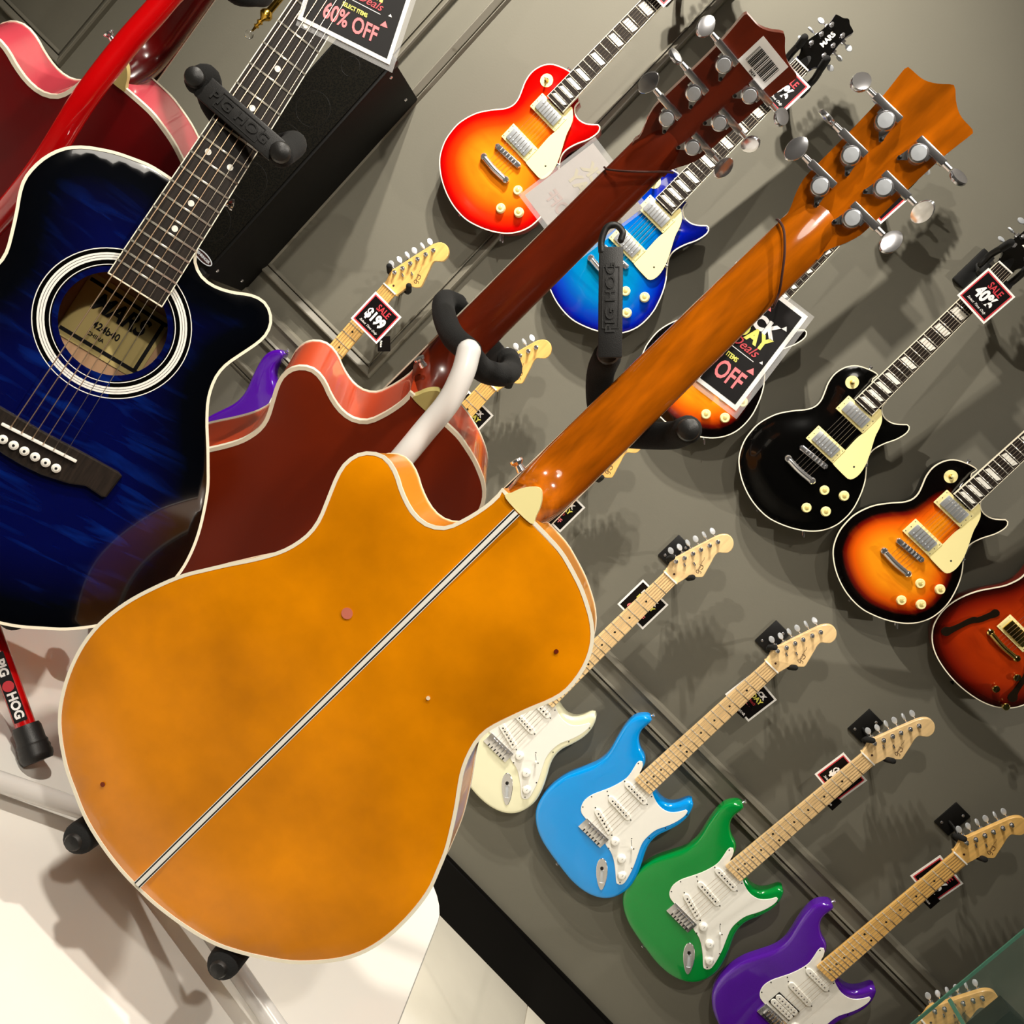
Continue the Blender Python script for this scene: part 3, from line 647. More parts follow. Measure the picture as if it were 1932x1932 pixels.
def make_lp(bodym, sidem, headm=blackgloss):
    g = bpy.data.objects.new('electric_guitar', None); C.objects.link(g); g.empty_display_size = .05
    link('body_top', solid(LO, -.034, -.022, .002, arch=.009, step=.010, fall=.045, back=False, shoulder=-.440), bodym, g)
    link('body', solid(inset(LO, .0004), -.074, -.032, .005, front=False, seg=3), sidem, g)
    link('body_binding', strip(LO, -.0262, .0020, .0042), binding, g)
    link('neck', neck_mesh(.40, .0215, .0150, .017, .020, ztop=-.005, head=.012, extra=[(.43, .028, .045), (.45, .028, .045)]), sidem, g)
    fb = link('fretboard', flat(poly([(-21, 0), (21, 0), (27.6, -452), (-27.6, -452)]), -.012, 0), rosewood, g)
    for s in (-1, 1): link('edge_binding', flat(poly([(s*20.8, 0), (s*22.0, 0), (s*28.8, -453), (s*27.4, -453)]), -.010, .0002), binding, fb)
    frets(fb, 22, LS, .0205, .0150)
    for n in (3, 5, 7, 9, 12, 15, 17, 19, 21):
        a, b = fret(n-1, LS), fret(n, LS); w = b-a; y0, y1 = -a-w*.19, -b+w*.19; hw = .0185+.010*b
        if n == 1: continue
        link('trapezoid_inlay', flat([Vector((-hw, y1)), Vector((hw*.78, y1)), Vector((hw, y0)), Vector((-hw*.78, y0))], -.0005, .0003), pearl, fb)
    link('nut', box((0, .0015, -.0005), (.043, .004, .008), .0006), white, g)
    h = link('headstock', flat(LH, -.018, -.006, .0008), sidem, g); h.matrix_local = RX(-8)
    link('face_veneer', flat(inset(LH, .0005), -.0062, -.0048), headm, h)
    link('truss_rod_cover', flat(closed([(-8, 4), (8, 4), (10, 12), (6, 26), (0, 32), (-6, 26), (-10, 12)], 30), -.005, -.0035), black, h)
    for s in (-1, 1):
        for i, y in enumerate((.054, .085, .117)): electric_tuner(h, s*(.0215-.0015*i), y, -.005, -.018, s, 0, (35, 80, 10)[i], .026)
    text('MARS', .017, 'headstock_lettering', pearl, h, (0, .088, -.0046), RZ(90), sx=1.0, bold=.0006)
    for nm, y in (('neck', -.477), ('bridge', -.579)):
        r = link('pickup', box((0, y, -.0115), (.091, .044, .008), .0012), cream, g)
        link('pickup_cover', box((0, y, -.0065), (.069, .031, .008), .002), mat('nickel_cover', (196, 200, 204), .3, .6), r)
        for i in range(6): link('pole_piece', lathe_z([(.0022, 0), (.0020, .0009), (.0001, .0010)], (-.025+.010*i, y+(.007 if y > -.5 else -.007), -.0026), 8), satin, r)
        for sx in (-1, 1):
            for dy in (-.016, .016, 0): link('screw', lathe_z([(.0016, 0), (.0001, .0008)], (sx*(.0415 if dy else .0395), y+dy, -.0076), 6), blackpaint, r)
    b = link('bridge', box((.002, -.622, -.0080), (.082, .0145, .007), .0028, Matrix.Rotation(rad(4), 3, 'Z')), chrome, g)
    for s in (-1, 1): link('post', lathe_z([(.0055, -.013), (.0055, -.006), (.004, -.0035), (.0001, -.003)], (.002+s*.038, -.622+s*.0027, 0), 12), chrome, b)
    for i in range(6): link('bridge_saddle', box((-.0225+.010*i+.001, -.622, -.0045), (.003, .009, .0035), .0008), satin, b)
    t = link('tailpiece', tube([(-.036, -.668, -.0060), (0, -.670, -.0048), (.036, -.668, -.0060)], .0078, 14, 5), chrome, g)
    for s in (-1, 1): link('stud', lathe_z([(.0088, -.014), (.0088, -.0025), (.006, .0008), (.0001, .001)], (s*.041, -.667, 0), 14), chrome, t)
    for i in range(6):
        x0 = -.0165+.0066*i; x1 = -.024+.0100*i+.001
        link('string', cyl((x0, .001, .0025), (x1, -.622, -.0022), .00042, n=5), steel, g)
        link('string', cyl((x1, -.622, -.0022), (x1, -.666, -.0045), .00042, n=5), steel, g)
    link('pickguard', flat(LPG, -.0112, -.0090, .0005), cream, g)
    link('screw', lathe_z([(.0026, 0), (.0001, .001)], (.090, -.572, -.0090), 8), blackpaint, g); link('pickguard_bracket', box((.106, -.549, -.0165), (.013, .008, .011), .001), chrome, g)
    for x, y in ((81, -663), (126, -640), (81, -725), (122, -699)): knob(g, x/1000, y/1000, -.0175, cream, mat('gold_knob_cap', (226, 206, 128), .3, .25))
    o = link('toggle_switch', lathe_z([(.0165, 0), (.0165, .0012), (.0001, .0013)], (-.062, -.426, -.0165), 26), cream, g)
    link('switch_nut', lathe_z([(.006, 0), (.0055, .003), (.0001, .003)], (-.062, -.426, -.0152), 12), gold, o)
    link('switch_tip', tube([(-.062, -.426, -.013), (-.0625, -.4255, -.004), (-.063, -.425, .002)], lambda t: .0022+.0018*t, 10, 3), cream, o)
    link('strap_button', lathe([(.004, 0), (.003, .004), (.0055, .008), (.0055, .010), (.001, .011)], 12, (0, -1, 0), (.004, -.809, -.05)), chrome, g)
    link('strap_button', lathe([(.004, 0), (.003, .004), (.0055, .008), (.0055, .010), (.001, .011)], 12, (-.2, .98, 0), (-.050, -.372, -.05)), chrome, g)
    j = link('jack_plate', box((0, 0, 0), (.036, .034, .0015), .002), chrome, g); j.matrix_local = Matrix.Translation((.1225, -.7705, -.050)) @ RZ(-47.5) @ RX(90)
    link('jack_socket', lathe_z([(.006, 0), (.006, .003), (.0035, .003), (.0001, .001)], (0, 0, .001), 14), satin, j)
    return g
lp_cherry = burst('cherry_burst', [(0, (150, 0, 0)), (.014, (205, 6, 4)), (.040, (232, 56, 6)), (.075, (250, 120, 18)), (.11, (250, 138, 22))], .5, (205, 70, 8), (8, 26, 6))
lp_sun = burst('tobacco_burst', [(0, (4, 3, 3)), (.022, (6, 3, 3)), (.032, (112, 14, 4)), (.050, (226, 88, 8)), (.088, (250, 150, 22))], .6, (214, 98, 12), (8, 30, 6))
lp_blue = burst('ocean_blue_burst', [(0, (0, 4, 70)), (.012, (0, 18, 150)), (.035, (0, 66, 190)), (.075, (0, 118, 186)), (.11, (0, 128, 176))], .7, (0, 92, 160), (10, 60, 6))
lp_black = burst('gloss_black_top', [(0, (4, 4, 4)), (.05, (4, 4, 4))])
s_red = mat('cherry_side', (150, 4, 10), .12, coat=.7); s_blue = mat('blue_side', (2, 8, 70), .12, coat=.7)
LG = 'single cutaway electric guitars in the upper wall row'
lps = []
a = make_lp(lp_cherry, s_red); lps.append(place(a, pose(-.7073, 2.4982, .9131, 4, -1.64, -1.98), 'cherry sunburst single cutaway electric guitar, red rim fading to orange', LG))
b = make_lp(lp_black, blackgloss)
def recolor(g, top, side):
    for ch in g.children:
        n = ch.name.split('.')[0]
        mm = top if n == 'body_top' else side if n in ('body', 'neck', 'headstock') else None
        if mm: ch.material_slots[0].link = 'OBJECT'; ch.material_slots[0].material = mm
    return g
lps.append(place(recolor(copy_tree(b), lp_blue, s_blue), pose(-.3408, 2.502, .923, 4, -.95, -.9), 'blue burst single cutaway electric guitar on the wall behind the strap of a stand', LG))
lps.append(place(recolor(copy_tree(b), lp_sun, blackgloss), pose(.004, 2.504, .906, 4, 0, 1.03), 'sunburst single cutaway electric guitar mostly hidden behind the orange neck and the promotional sign', LG))
lps.append(place(recolor(copy_tree(b), lp_sun, blackgloss), pose(.6879, 2.5, .9199, 4, -.2, .84), 'sunburst single cutaway electric guitar with black rim, right of the all black one', LG))
lps.append(place(b, pose(.3469, 2.503, .916, 4, 0, 1.5), 'all black single cutaway electric guitar with cream pickguard', LG))

# ---------------------------------------------------------------- semi hollow guitar at the right edge
HP = pose(1.036, 2.52, .905, 4, 0, 0)
hb = thing('semi_hollow_guitar', HP, 'reddish brown semi hollow guitar with f shaped holes and gold hardware at right edge', 'guitar')
half = [(-24,-372),(-30,-352),(-44,-340),(-64,-338),(-84,-350),(-98,-372),(-103,-398),(-101,-424),(-96,-444),(-94,-462),(-98,-482),(-106,-504),(-122,-530),(-140,-560),(-154,-596),(-160,-630),(-158,-662),(-148,-692),(-132,-714),(-110,-732),(-82,-745),(-50,-753),(-16,-757)]
HOU = closed(half+[(-x, y) for x, y in half[::-1]], 180)
hb_top = burst('brown_red_burst', [(0, (14, 2, 2)), (.014, (60, 8, 4)), (.030, (118, 22, 6)), (.060, (160, 44, 8)), (.1, (170, 52, 10))], .8, (120, 26, 6), (9, 16, 6))
link('body_top', solid(HOU, -.030, -.020, .002, arch=.010, step=.012, fall=.06, back=False), hb_top, hb)
link('body', solid(inset(HOU, .0004), -.070, -.029, .005, front=False), mat('brown_red_side', (90, 16, 6), .12, coat=.6), hb)
link('body_binding', strip(HOU, -.0240, .0018, .0040), binding, hb)
fh = [(-74,-560),(-79,-566),(-79,-575),(-84,-590),(-90,-606),(-98,-613),(-104,-630),(-109,-652),(-117,-672),(-124,-678),(-126,-688),(-119,-694),(-110,-690),(-108,-680),(-106,-668),(-99,-640),(-92,-622),(-84,-612),(-78,-600),(-73,-585),(-66,-572),(-66,-562)]
for s in (1, -1):
    o = link('sound_hole', flat(inset(closed([(x*s, y) for x, y in fh], 60), -.0026), -.0150, -.0096), mat('dark_hollow', (24, 16, 7), .9, spec=.05) if s == 1 else bpy.data.materials['dark_hollow'], hb)
link('neck', neck_mesh(.36, .0215, .0150, .017, .020, ztop=-.005, head=.012), bpy.data.materials['brown_red_side'], hb)
fbh = link('fretboard', flat(poly([(-21, 0), (21, 0), (27.6, -452), (-27.6, -452)]), -.012, 0), rosewood, hb); frets(fbh, 22, LS, .0205, .0150)
link('headstock', flat(LH, -.018, -.006, .0008), blackgloss, hb)
for y in (-.477, -.566):
    r = link('pickup', box((0, y, -.0115), (.091, .044, .008), .0012), cream, hb); link('pickup_cover', box((0, y, -.0065), (.069, .031, .008), .002), gold, r)
    for sx in (-1, 1):
        for dy in (-.016, .016): link('screw', lathe_z([(.0018, 0), (.0001, .0008)], (sx*.0415, y+dy, -.0076), 6), gold, r)
t = link('tailpiece', tube([(-.040, -.610, -.0060), (0, -.613, -.005), (.040, -.610, -.0060)], .0075, 12, 5), gold, hb)
for s in (-1, 1): link('stud', lathe_z([(.009, -.012), (.009, -.003), (.006, 0), (.0001, 0)], (s*.046, -.609, 0), 14), gold, t)
for x, y in ((84, -642), (72, -698), (122, -712)):
    o = link('knob', lathe_z([(.0095, 0), (.0095, .008), (.008, .010), (.0001, .010)], (x/1000, y/1000, -.012), 18), gold, hb)
    link('knob_slot', box((x/1000, y/1000, -.0018), (.0015, .017, .0006), rot=Matrix.Rotation(rad(30), 3, 'Z')), blackpaint, o)
for i in range(6): link('string', cyl((-.0165+.0066*i, .001, .002), (-.024+.0096*i, -.610, -.002), .00042, n=5), steel, hb)
link('strap_button', lathe([(.004, 0), (.003, .004), (.0055, .008), (.0055, .010), (.001, .011)], 12, (0, -1, 0), (.004, -.757, -.045)), blackpaint, hb)

# ---------------------------------------------------------------- wall hangers
def hanger(x, z, kind, label, group):
    h = thing('wall_hanger', up_pose(x, 0, z), label, 'hanger', group)
    if kind == 's':
        px, pz = -.026, .052
        link('wall_plate', box((px, WY-.003, pz), (.052, .006, .078), .002), blackpaint, h)
        for s in (-1, 1): link('screw', lathe([(.0042, 0), (.003, .0018), (.0001, .002)], 10, (0, -1, 0), (px-.012*s*-1, WY-.006, pz+.026*s)), chrome, h)
        ty = 2.575
        link('stem', tube([(px, WY-.005, pz-.01), (px+.01, WY-.035, pz-.012), (0, ty+.012, .030), (0, ty, .026)], .0042, 10, 4), blackpaint, h)
        for s in (-1, 1):
            link('hook_arm', tube([(0, ty, .026), (s*.022, ty+.002, .022), (s*.034, ty-.008, .026), (s*.0355, ty-.03, .034)], .0036, 10, 4), blackpaint, h)
            link('rubber_tip', tube([(s*.0355, ty-.026, .032), (s*.036, ty-.062, .043)], .0075, 14, 2), foam, h)
    else:
        link('wall_plate', box((-.034, WY-.006, -.002), (.038, .012, .105), .003), blackpaint, h)
        link('stem', tube([(-.030, WY-.008, .01), (-.012, WY-.05, -.015), (0, 2.555, -.018)], .010, 10, 4), blackpaint, h)
        link('hanger_block', box((.008, 2.548, -.020), (.088, .026, .032), .006), black, h)
        for s in (-1, 1):
            link('hook_arm', tube([(s*.040, 2.546, -.016), (s*.042, 2.535, .010), (s*.038, 2.500, .032)], .0085, 12, 4), black, h)
            link('rubber_tip', tube([(s*.038, 2.505, .030), (s*.037, 2.478, .040)], .0095, 14, 2), foam, h)
    return h
nm = ['purple guitar with the $199 tag', 'guitar beside the foam yoke', 'guitar hidden behind the orange one', 'cream white guitar', 'sky blue guitar', 'green guitar', 'lower right purple guitar']
for (x, z), n in zip(((-.709, -.160), (-.347, -.150), (-.012, -.158), (.331, -.174), (.673, -.152), (1.010, -.144), (1.343, -.156)), nm):
    hanger(x, z, 's', 'black wall plate and hook holding the head of the %s' % n, 'wall hangers of the lower row')
for (x, z), n in zip(((-.7073, .9131), (-.3408, .923), (.004, .906), (.3469, .916), (.6879, .9199), (1.036, .905)), ('cherry sunburst guitar', 'blue burst guitar', 'half hidden sunburst guitar', 'all black guitar', 'sunburst guitar right of the black one', 'semi hollow guitar')):
    hanger(x, z, 'l', 'black hanger arms under the head of the %s' % n, 'wall hangers of the upper row')

# ---------------------------------------------------------------- price tags and signs
def ringrect(w, h, t, z0, z1):
    bm = bmesh.new(); R = []
    for ww, hh, z in ((w/2, h/2, z0), (w/2, h/2, z1), (w/2-t, h/2-t, z1), (w/2-t, h/2-t, z0)):
        R.append([bm.verts.new((x*ww, y*hh, z)) for x, y in ((-1, -1), (1, -1), (1, 1), (-1, 1))])
    for A, B in zip(R, R[1:]+R[:1]):
        for i in range(4): bm.faces.new((A[i], A[(i+1) % 4], B[(i+1) % 4], B[i]))
    return done(bm, False)
def card(mw, label, w=.094, h=.094, style='sale', value='40%', mirrored=False):
    g = thing('price_tag' if style != 'promo' else 'promotional_sign', mw, label, 'tag' if style != 'promo' else 'sign', 'sale tags on the wall guitars' if style != 'promo' else None)
    link('card', box((0, 0, 0), (w, h, .001)), cardw, g)
    bw = .005 if style != 'promo' else .0045
    link('printed_face', box((0, 0, .0006), (w-2*bw, h-2*bw, .0004)), cardk, g)
    if style == 'sale':
        link('red_frame', ringrect(w-2*bw, h-2*bw, .003, .0007, .0011), pred, g)
        text('SALE', .024, 'lettering', pred, g, (.004, .0235, .0011), sx=.8, bold=.0004)
        text(value, .040 if len(value) < 4 else .036, 'lettering', pwhite, g, (0, -.004, .0011), sx=.80, bold=.0018)
        text('Select Time Only', .0085, 'small_print', pwhite, g, (0, -.030, .0011), shear=.4)
    elif style == 'promo_small':
        text('BLACK', .017, 'lettering', pwhite, g, (0, .024, .0011), bold=.0008); text('FRIDAY', .017, 'lettering', pyel, g, (.002, .008, .0011), bold=.0008)
        text('deals', .012, 'lettering', pred, g, (.01, -.006, .0011), shear=.4); text('60% OFF', .018, 'lettering', ppink, g, (0, -.026, .0011), sx=.85, bold=.0004)
    else:
        k = 1.0 if w < .1 else .88; b0 = -h/2
        text('BLACK', .0195*k, 'lettering', pwhite, g, (0, b0+.0835*k, .0011), bold=.0010, sx=1.0); text('FRIDAY', .0195*k, 'lettering', pyel, g, (0, b0+.0690*k, .0011), bold=.0010, sx=.95)
        text('Deals', .0135*k, 'lettering', pred, g, (.012, b0+.0565*k, .0012), shear=.4, bold=.0001)
        link('rule', box((.004, b0+.0490*k, .001), (.050*k, .0007, .0004)), pwhite, g)
        text('SELECT ITEMS', .0068*k, 'lettering', pyel, g, (0, b0+.0400*k, .0011), sx=.75, bold=.0002)
        text('60% OFF', .0265*k, 'lettering', ppink, g, (0, b0+.0235*k, .0011), sx=.68, bold=.0005)
        for x, y, mm, q in ((.033, .040, ppink, .0042), (-.033, .054, ppink, .003), (.036, .053, pwhite, .002), (.034, .094, pwhite, .003), (-.030, .098, pwhite, .003), (.010, .100, ppink, .0025)):
            link('confetti', flat([Vector((x-q, b0+y*k-q*.6)), Vector((x+q, b0+y*k-q*.4)), Vector((x, b0+y*k+q))], .0007, .0011), mm, g)
        link('clear_sleeve', box((.003, -.001, -.0008), (w+.005, h+.010, .0005)), sleeve, g)
    return g
def up_face(x, y, z, roll=0, yaw=0, tilt=0): return Matrix.Translation((x, y, z+H)) @ RZ(yaw) @ BF @ RX(tilt) @ RZ(roll)
def quad_pose(c, u, v):
    u = Vector(u).normalized(); v = (Vector(v)-u*Vector(v).dot(u)).normalized(); w = u.cross(v)
    M = Matrix.Identity(4)
    for i in range(3): M[i][0] = u[i]; M[i][1] = v[i]; M[i][2] = w[i]; M[i][3] = c[i]+(H if i == 2 else 0)
    return M
Z1 = 2.493
card(up_face(.363, Z1, .838, -3), 'SALE 40% tag hanging in front of the neck of the all black guitar')
card(up_face(-.672, 2.489, -.2325, 0), 'SALE $199 tag hanging in front of a maple neck', value='$199')
card(up_face(-.336, Z1, .854, -2), 'SALE 40% tag partly hidden behind the mahogany headstock')
card(up_face(-.722, Z1-.004, .842, -2), 'SALE 40% tag on the neck of the cherry sunburst guitar')
card(up_face(.020, Z1, .837, -3), 'SALE 40% tag peeking out below the orange headstock')
YB = 2.572
card(up_face(.337, YB, -.276, 0), 'black promotional tag behind the neck of the cream white guitar', style='promo_small')
card(up_face(.704, YB, -.2465, -5), 'black tag behind the neck of the sky blue guitar', style='promo_small')
card(up_face(1.0125, YB, -.2285, -5), 'SALE tag behind the neck of the green guitar', value='$199')
card(up_face(1.371, YB, -.240, -6), 'SALE tag behind the neck of the lower right purple guitar', value='40%')
card(up_face(.004, YB, -.250, 0), 'black tag beside the heel of the orange neck', style='promo_small')
card(up_face(-.337, YB, -.250, 0), 'small tag corner below the maple head beside the foam yoke', style='promo_small')
for x, z, r, s, l in ((.700, -.296, 48, 'GUITAR', 'sky blue'), (1.030, -.300, 45, 'Price', 'green'), (1.385, -.300, 45, 'Price', 'lower right purple'), (-.640, -.286, 0, 'Price', '$199 tagged')):
    g = thing('info_card', up_face(x+.01, YB-.005, z+.012, r-45), 'little black card with white print behind the neck of the %s guitar' % l, 'tag', 'little black cards under the sale tags')
    link('card', box((0, 0, 0), (.040, .034, .001)), cardk, g); text(s, .0085, 'lettering', pwhite, g, (0, -.008, .0007), bold=.0003)
card(quad_pose((.0045, 1.009, .1475), (.092, .006, .012), (.002, .015, .114)), 'black promotional sign with yellow and pink print behind the orange neck', .090, .118, 'promo')
sg = card(PBL @ Matrix.Translation((.0241, -.0736, .0013)) @ RZ(13.6), 'black 60% OFF sign tucked under the strings of the blue acoustic guitar', .102, .132, 'promo')
ms = thing('promotional_sign', quad_pose((-.2325, 1.177, .159), (-.102, .001, .014), (-.004, .012, .105)), 'white backed sign in a clear sleeve hanging behind the mahogany neck', 'sign')
link('card', box((0, 0, 0), (.096, .100, .001)), mat('white_card_back', (178, 168, 162), .5), ms); link('clear_sleeve', box((0, 0, -.0018), (.104, .112, .0006)), sleeve, ms); link('printed_face', box((0, 0, .0007), (.088, .092, .0004)), cardk, ms)
gh1 = mat('show_through_yellow', (186, 174, 138), .5); gh2 = mat('show_through_pink', (180, 150, 142), .5)
text('BLACK', .021, 'show_through_lettering', gh1, ms, (0, .028, -.0007), bold=.0008); text('FRIDAY', .021, 'show_through_lettering', gh1, ms, (0, .008, -.0007), bold=.0008); text('60% OFF', .022, 'show_through_lettering', gh2, ms, (0, -.026, -.0007), sx=.8, bold=.0006)

# ---------------------------------------------------------------- guitar stands
def stand(label, gm, col, post, arms, legs, peg, strap=None, d=.0105, knobs=(), pegxy=((-.079, -.843), (.079, -.843))):
    """post / arms / legs in world metres (height relative to the camera); pegs run under the body of the guitar gm"""
    g = thing('guitar_stand', up_pose(legs['hub'][0], legs['hub'][1], TZ), label, 'stand', 'tripod guitar stands')
    inv = g.matrix_world.inverted()
    L = lambda p: inv @ Vector((p[0], p[1], p[2]+H))
    GL = lambda p: inv @ (gm @ Vector(p))
    link('post', tube([L(p) for p in post], d*1.18, 16, 6), col, g)
    for a in arms: link('yoke_arm', tube([L(p) for p in a], .0132, 16, 6), foam, g)
    for k in knobs: link('yoke_knob', lathe([(.0105, 0), (.0105, .004), (.0092, .0075), (.0055, .0098), (.0001, .0105)], 20, Vector(k[1]), L(k[0])), rubber, g)
    hub = L(legs['hub'])
    link('hub', tube([hub+Vector((0, 0, .05)), hub-Vector((0, 0, .034))], .017, 16, 2), black, g)
    za, zb = peg
    for s in (-1, 1):
        xp, yp = pegxy[0] if s < 0 else pegxy[1]
        o = link('cradle_arm', tube([hub, GL((xp*.8, yp+.03, za)), GL((xp, yp, za))], .0085, 12, 6), black, g)
        link('foam_pad', tube([GL((xp, yp, za)), GL((xp, yp, zb))], .0150, 18, 2), foam, o)
        e = GL((xp, yp, zb)); dr = (GL((0, 0, zb))-GL((0, 0, za))).normalized()
        link('end_cap', lathe([(.0080, .006), (.0080, .0135), (.0065, .016), (.0001, .017)], 18, dr, e), rubber, o)
    for f in legs['feet']:
        a = L(legs['hub'])-Vector((0, 0, .027)); b = L(f)
        o = link('leg', tube([a, a.lerp(b, .5), b], d, 14, 3), col, g)
        dd = (b-a).normalized()
        link('rubber_foot', lathe([(.0135, -.030), (.0150, -.026), (.0150, -.012), (.0165, -.009), (.0160, -.006), (.0172, -.003), (.0166, .000), (.0176, .003), (.0170, .007), (.0150, .011)], 18, dd, b), rubber, o)
    return g, inv
whitem = mat('white_stand_tube', (236, 234, 230), .25, coat=.4); redm = mat('red_stand_tube', (200, 4, 8), .2, coat=.5)
FZ = TZ+.0188
def strapm(mw, length, name_parent, logo_rot):
    pass
def strap(parent, inv, c, u, w, length, width=.0235, hook=True, lo=0, hooklen=.026):
    """rubber strap along u with its face towards w"""
    u = Vector(u).normalized(); w = (Vector(w)-u*Vector(w).dot(u)).normalized(); v = w.cross(u)
    M = Matrix.Identity(4)
    for i in range(3): M[i][0] = u[i]; M[i][1] = v[i]; M[i][2] = w[i]; M[i][3] = c[i]+(H if i == 2 else 0)
    s = link('strap', box((0, 0, 0), (length, width, .0045), .0016), rubber, parent); s.matrix_local = inv @ M
    text('PIG HOG', width*.56, 'embossed_lettering', rubber, s, (lo, 0, .0026), sx=1.28, bold=.0002, depth=.0007)
    link('embossed_frame', ringrect(length*.56, width*.70, .0009, .0021, .0029), rubber, s).location = (lo, 0, 0)
    if hook:
        h = length/2
        link('strap_hook', tube([(h-.004, .0085, 0), (h+.006, .0085, 0), (h+.017, .004, 0), (h+.019, -.004, 0), (h+.013, -.010, 0), (h+.006, -.0085, 0)], .0030, 10, 5), rubber, s)
    return s
# mahogany guitar: white stand, post on the viewer's side
ga, inv = stand('white stand whose curved tube rises in front of the mahogany guitar back', PM, whitem,
    [(-.175, .990, -.050), (-.163, .985, -.070), (-.153, .982, -.100), (-.149, .976, -.138), (-.145, .972, -.185), (-.142, .985, -.30), (-.145, 1.01, -.47)],
    [[(-.176, .997, -.050), (-.208, 1.040, -.053), (-.243, 1.098, -.046), (-.262, 1.140, -.036), (-.256, 1.168, -.030)], [(-.176, .997, -.052), (-.160, 1.040, -.056), (-.148, 1.085, -.048), (-.150, 1.130, -.038), (-.165, 1.16, -.032)]],
    {'hub': (-.148, 1.03, -.615), 'feet': [(-.33, 1.28, FZ), (-.02, 1.37, FZ), (.05, 1.08, FZ)]}, (-.115, -.002))
strap(ga, inv, (-.212, 1.163, -.034), (-1, .1, .1), (.3, 1, 0), .085, hook=False)
# orange guitar: white stand on its far side
gb, inv = stand('white stand behind the amber orange guitar with unclipped rubber strap', PO, whitem,
    [(-.014, .985, -.012), (-.014, 1.000, -.05), (-.025, 1.005, -.2), (-.07, 1.0, -.60)],
    [[(-.015, .985, -.008), (-.040, .962, .004), (-.060, .936, .024), (-.066, .908, .040)], [(-.015, .985, -.008), (.008, .962, .012), (.028, .936, .032), (.033, .908, .044)]],
    {'hub': (-.074, .989, -.643), 'feet': [(-.259, .844, FZ), (.248, .921, FZ), (-.02, 1.28, FZ)]}, (.07, -.088), pegxy=((-.103, -.829), (.066, -.848)),
    knobs=[((-.0665, .900, .042), (0, -1, 0)), ((.033, .899, .044), (0, -1, 0))])
strap(gb, inv, (-.096, .889, .0745), (-.70, .04, .71), (.1, -1, 0), .098, width=.0215, lo=.004)
# red guitar: red stand, post on the viewer's side
gc, inv = stand('red stand whose curved tube crosses the dark red guitar', PRD, redm,
    [(-.640, .995, .050), (-.644, .995, .033), (-.648, .990, -.001), (-.646, .986, -.033), (-.643, .98, -.08), (-.636, .975, -.147), (-.634, .990, -.235), (-.66, 1.03, -.34), (-.69, 1.05, -.47)],
    [[(-.640, .998, .052), (-.616, 1.015, .042), (-.614, 1.045, .056), (-.632, 1.085, .062)], [(-.640, .998, .046), (-.68, 1.01, .05), (-.72, 1.05, .058), (-.735, 1.09, .07)]],
    {'hub': (-.66, 1.02, -.475), 'feet': [(-.210, .968, FZ), (-.85, .80, FZ), (-.98, 1.14, FZ)]}, (-.13, -.002))
leg = [c for c in gc.children if c.name.startswith('leg')][0]
hubw = Vector((-.66, 1.02, -.502)); ft = Vector((-.210, .968, FZ)); dv = (ft-hubw).normalized()
wv = Vector((.25, -.97, .30)); wv = (wv-dv*wv.dot(dv)).normalized(); vv = wv.cross(dv)
M = Matrix.Identity(4); cc = ft-dv*.062+wv*.0108
for i in range(3): M[i][0] = dv[i]; M[i][1] = vv[i]; M[i][2] = wv[i]; M[i][3] = cc[i]+(H if i == 2 else 0)
lp = link('leg_label', box((-.012, 0, -.0006), (.078, .0135, .0009)), blackpaint, leg); lp.matrix_local = inv @ M
t1 = text('PIG', .013, 'lettering', pwhite, lp, (-.034, 0, 0), sx=1.0, bold=.0005); t2 = text('HOG', .013, 'lettering', pwhite, lp, (.009, 0, 0), sx=1.0, bold=.0005)
link('pig_emblem', lathe_z([(.0060, 0), (.0060, .0006), (.0001, .0007)], (-.013, 0, 0), 16), pred, lp)
# blue guitar: black stand behind, strap clipped across the strings
def W(p): v = PBL @ Vector(p); return (v.x, v.y, v.z-H)
gd, inv = stand('black stand behind the blue acoustic guitar, rubber strap clipped across its strings', PBL, blackpaint,
    [W((0, -.275, -.075)), W((0, -.30, -.105)), W((0, -.40, -.135)), W((0, -.62, -.14)), (-.45, 1.09, -.47)],
    [[W((0, -.272, -.055)), W((-.036, -.262, -.040)), W((-.050, -.252, -.012)), (-.559, .975, -.050)], [W((0, -.272, -.055)), W((.036, -.262, -.040)), W((.052, -.252, -.014)), (-.449, .982, -.043)]],
    {'hub': (-.455, 1.09, -.61), 'feet': [(-.75, .86, FZ), (-.42, 1.10, FZ), (-.45, 1.36, FZ)]}, (-.128, -.055), pegxy=((-.079, -.832), (.070, -.829)),
    knobs=[((-.559, .968, -.049), (.25, -1, .1)), ((-.447, .974, -.042), (.25, -1, .1))])
strap(gd, inv, (-.501, .974, -.0465), (.112, .006, .007), (.2, -1, .2), .100, width=.0255, hook=False)

# ---------------------------------------------------------------- speaker cabinet on the wall
am = thing('speaker_cabinet', up_pose(-1.105, 2.38, -.457), 'tall black column speaker with four drivers behind the blue acoustic guitar', 'speaker')
tolex = mat('black_vinyl', (5, 4, 3), .6, spec=.2, bump=.4, bscale=500)
link('cabinet', box((0, .135, .351), (.150, .26, .702), .008), tolex, am)
def grillem():
    M = mat('grille_cloth', (20, 18, 14), .9, spec=.08); nt = M.node_tree; b = nt.nodes['Principled BSDF']
    tc = nt.nodes.new('ShaderNodeTexCoord'); v = nt.nodes.new('ShaderNodeTexVoronoi'); v.inputs['Scale'].default_value = 260; r = nt.nodes.new('ShaderNodeValToRGB')
    r.color_ramp.elements[0].color = lin((4, 4, 3)); r.color_ramp.elements[1].color = lin((17, 15, 10)); r.color_ramp.elements[0].position = .2; r.color_ramp.elements[1].position = .7
    nt.links.new(tc.outputs['Object'], v.inputs[0]); nt.links.new(v.outputs['Distance'], r.inputs[0]); nt.links.new(r.outputs[0], b.inputs['Base Color']); return M
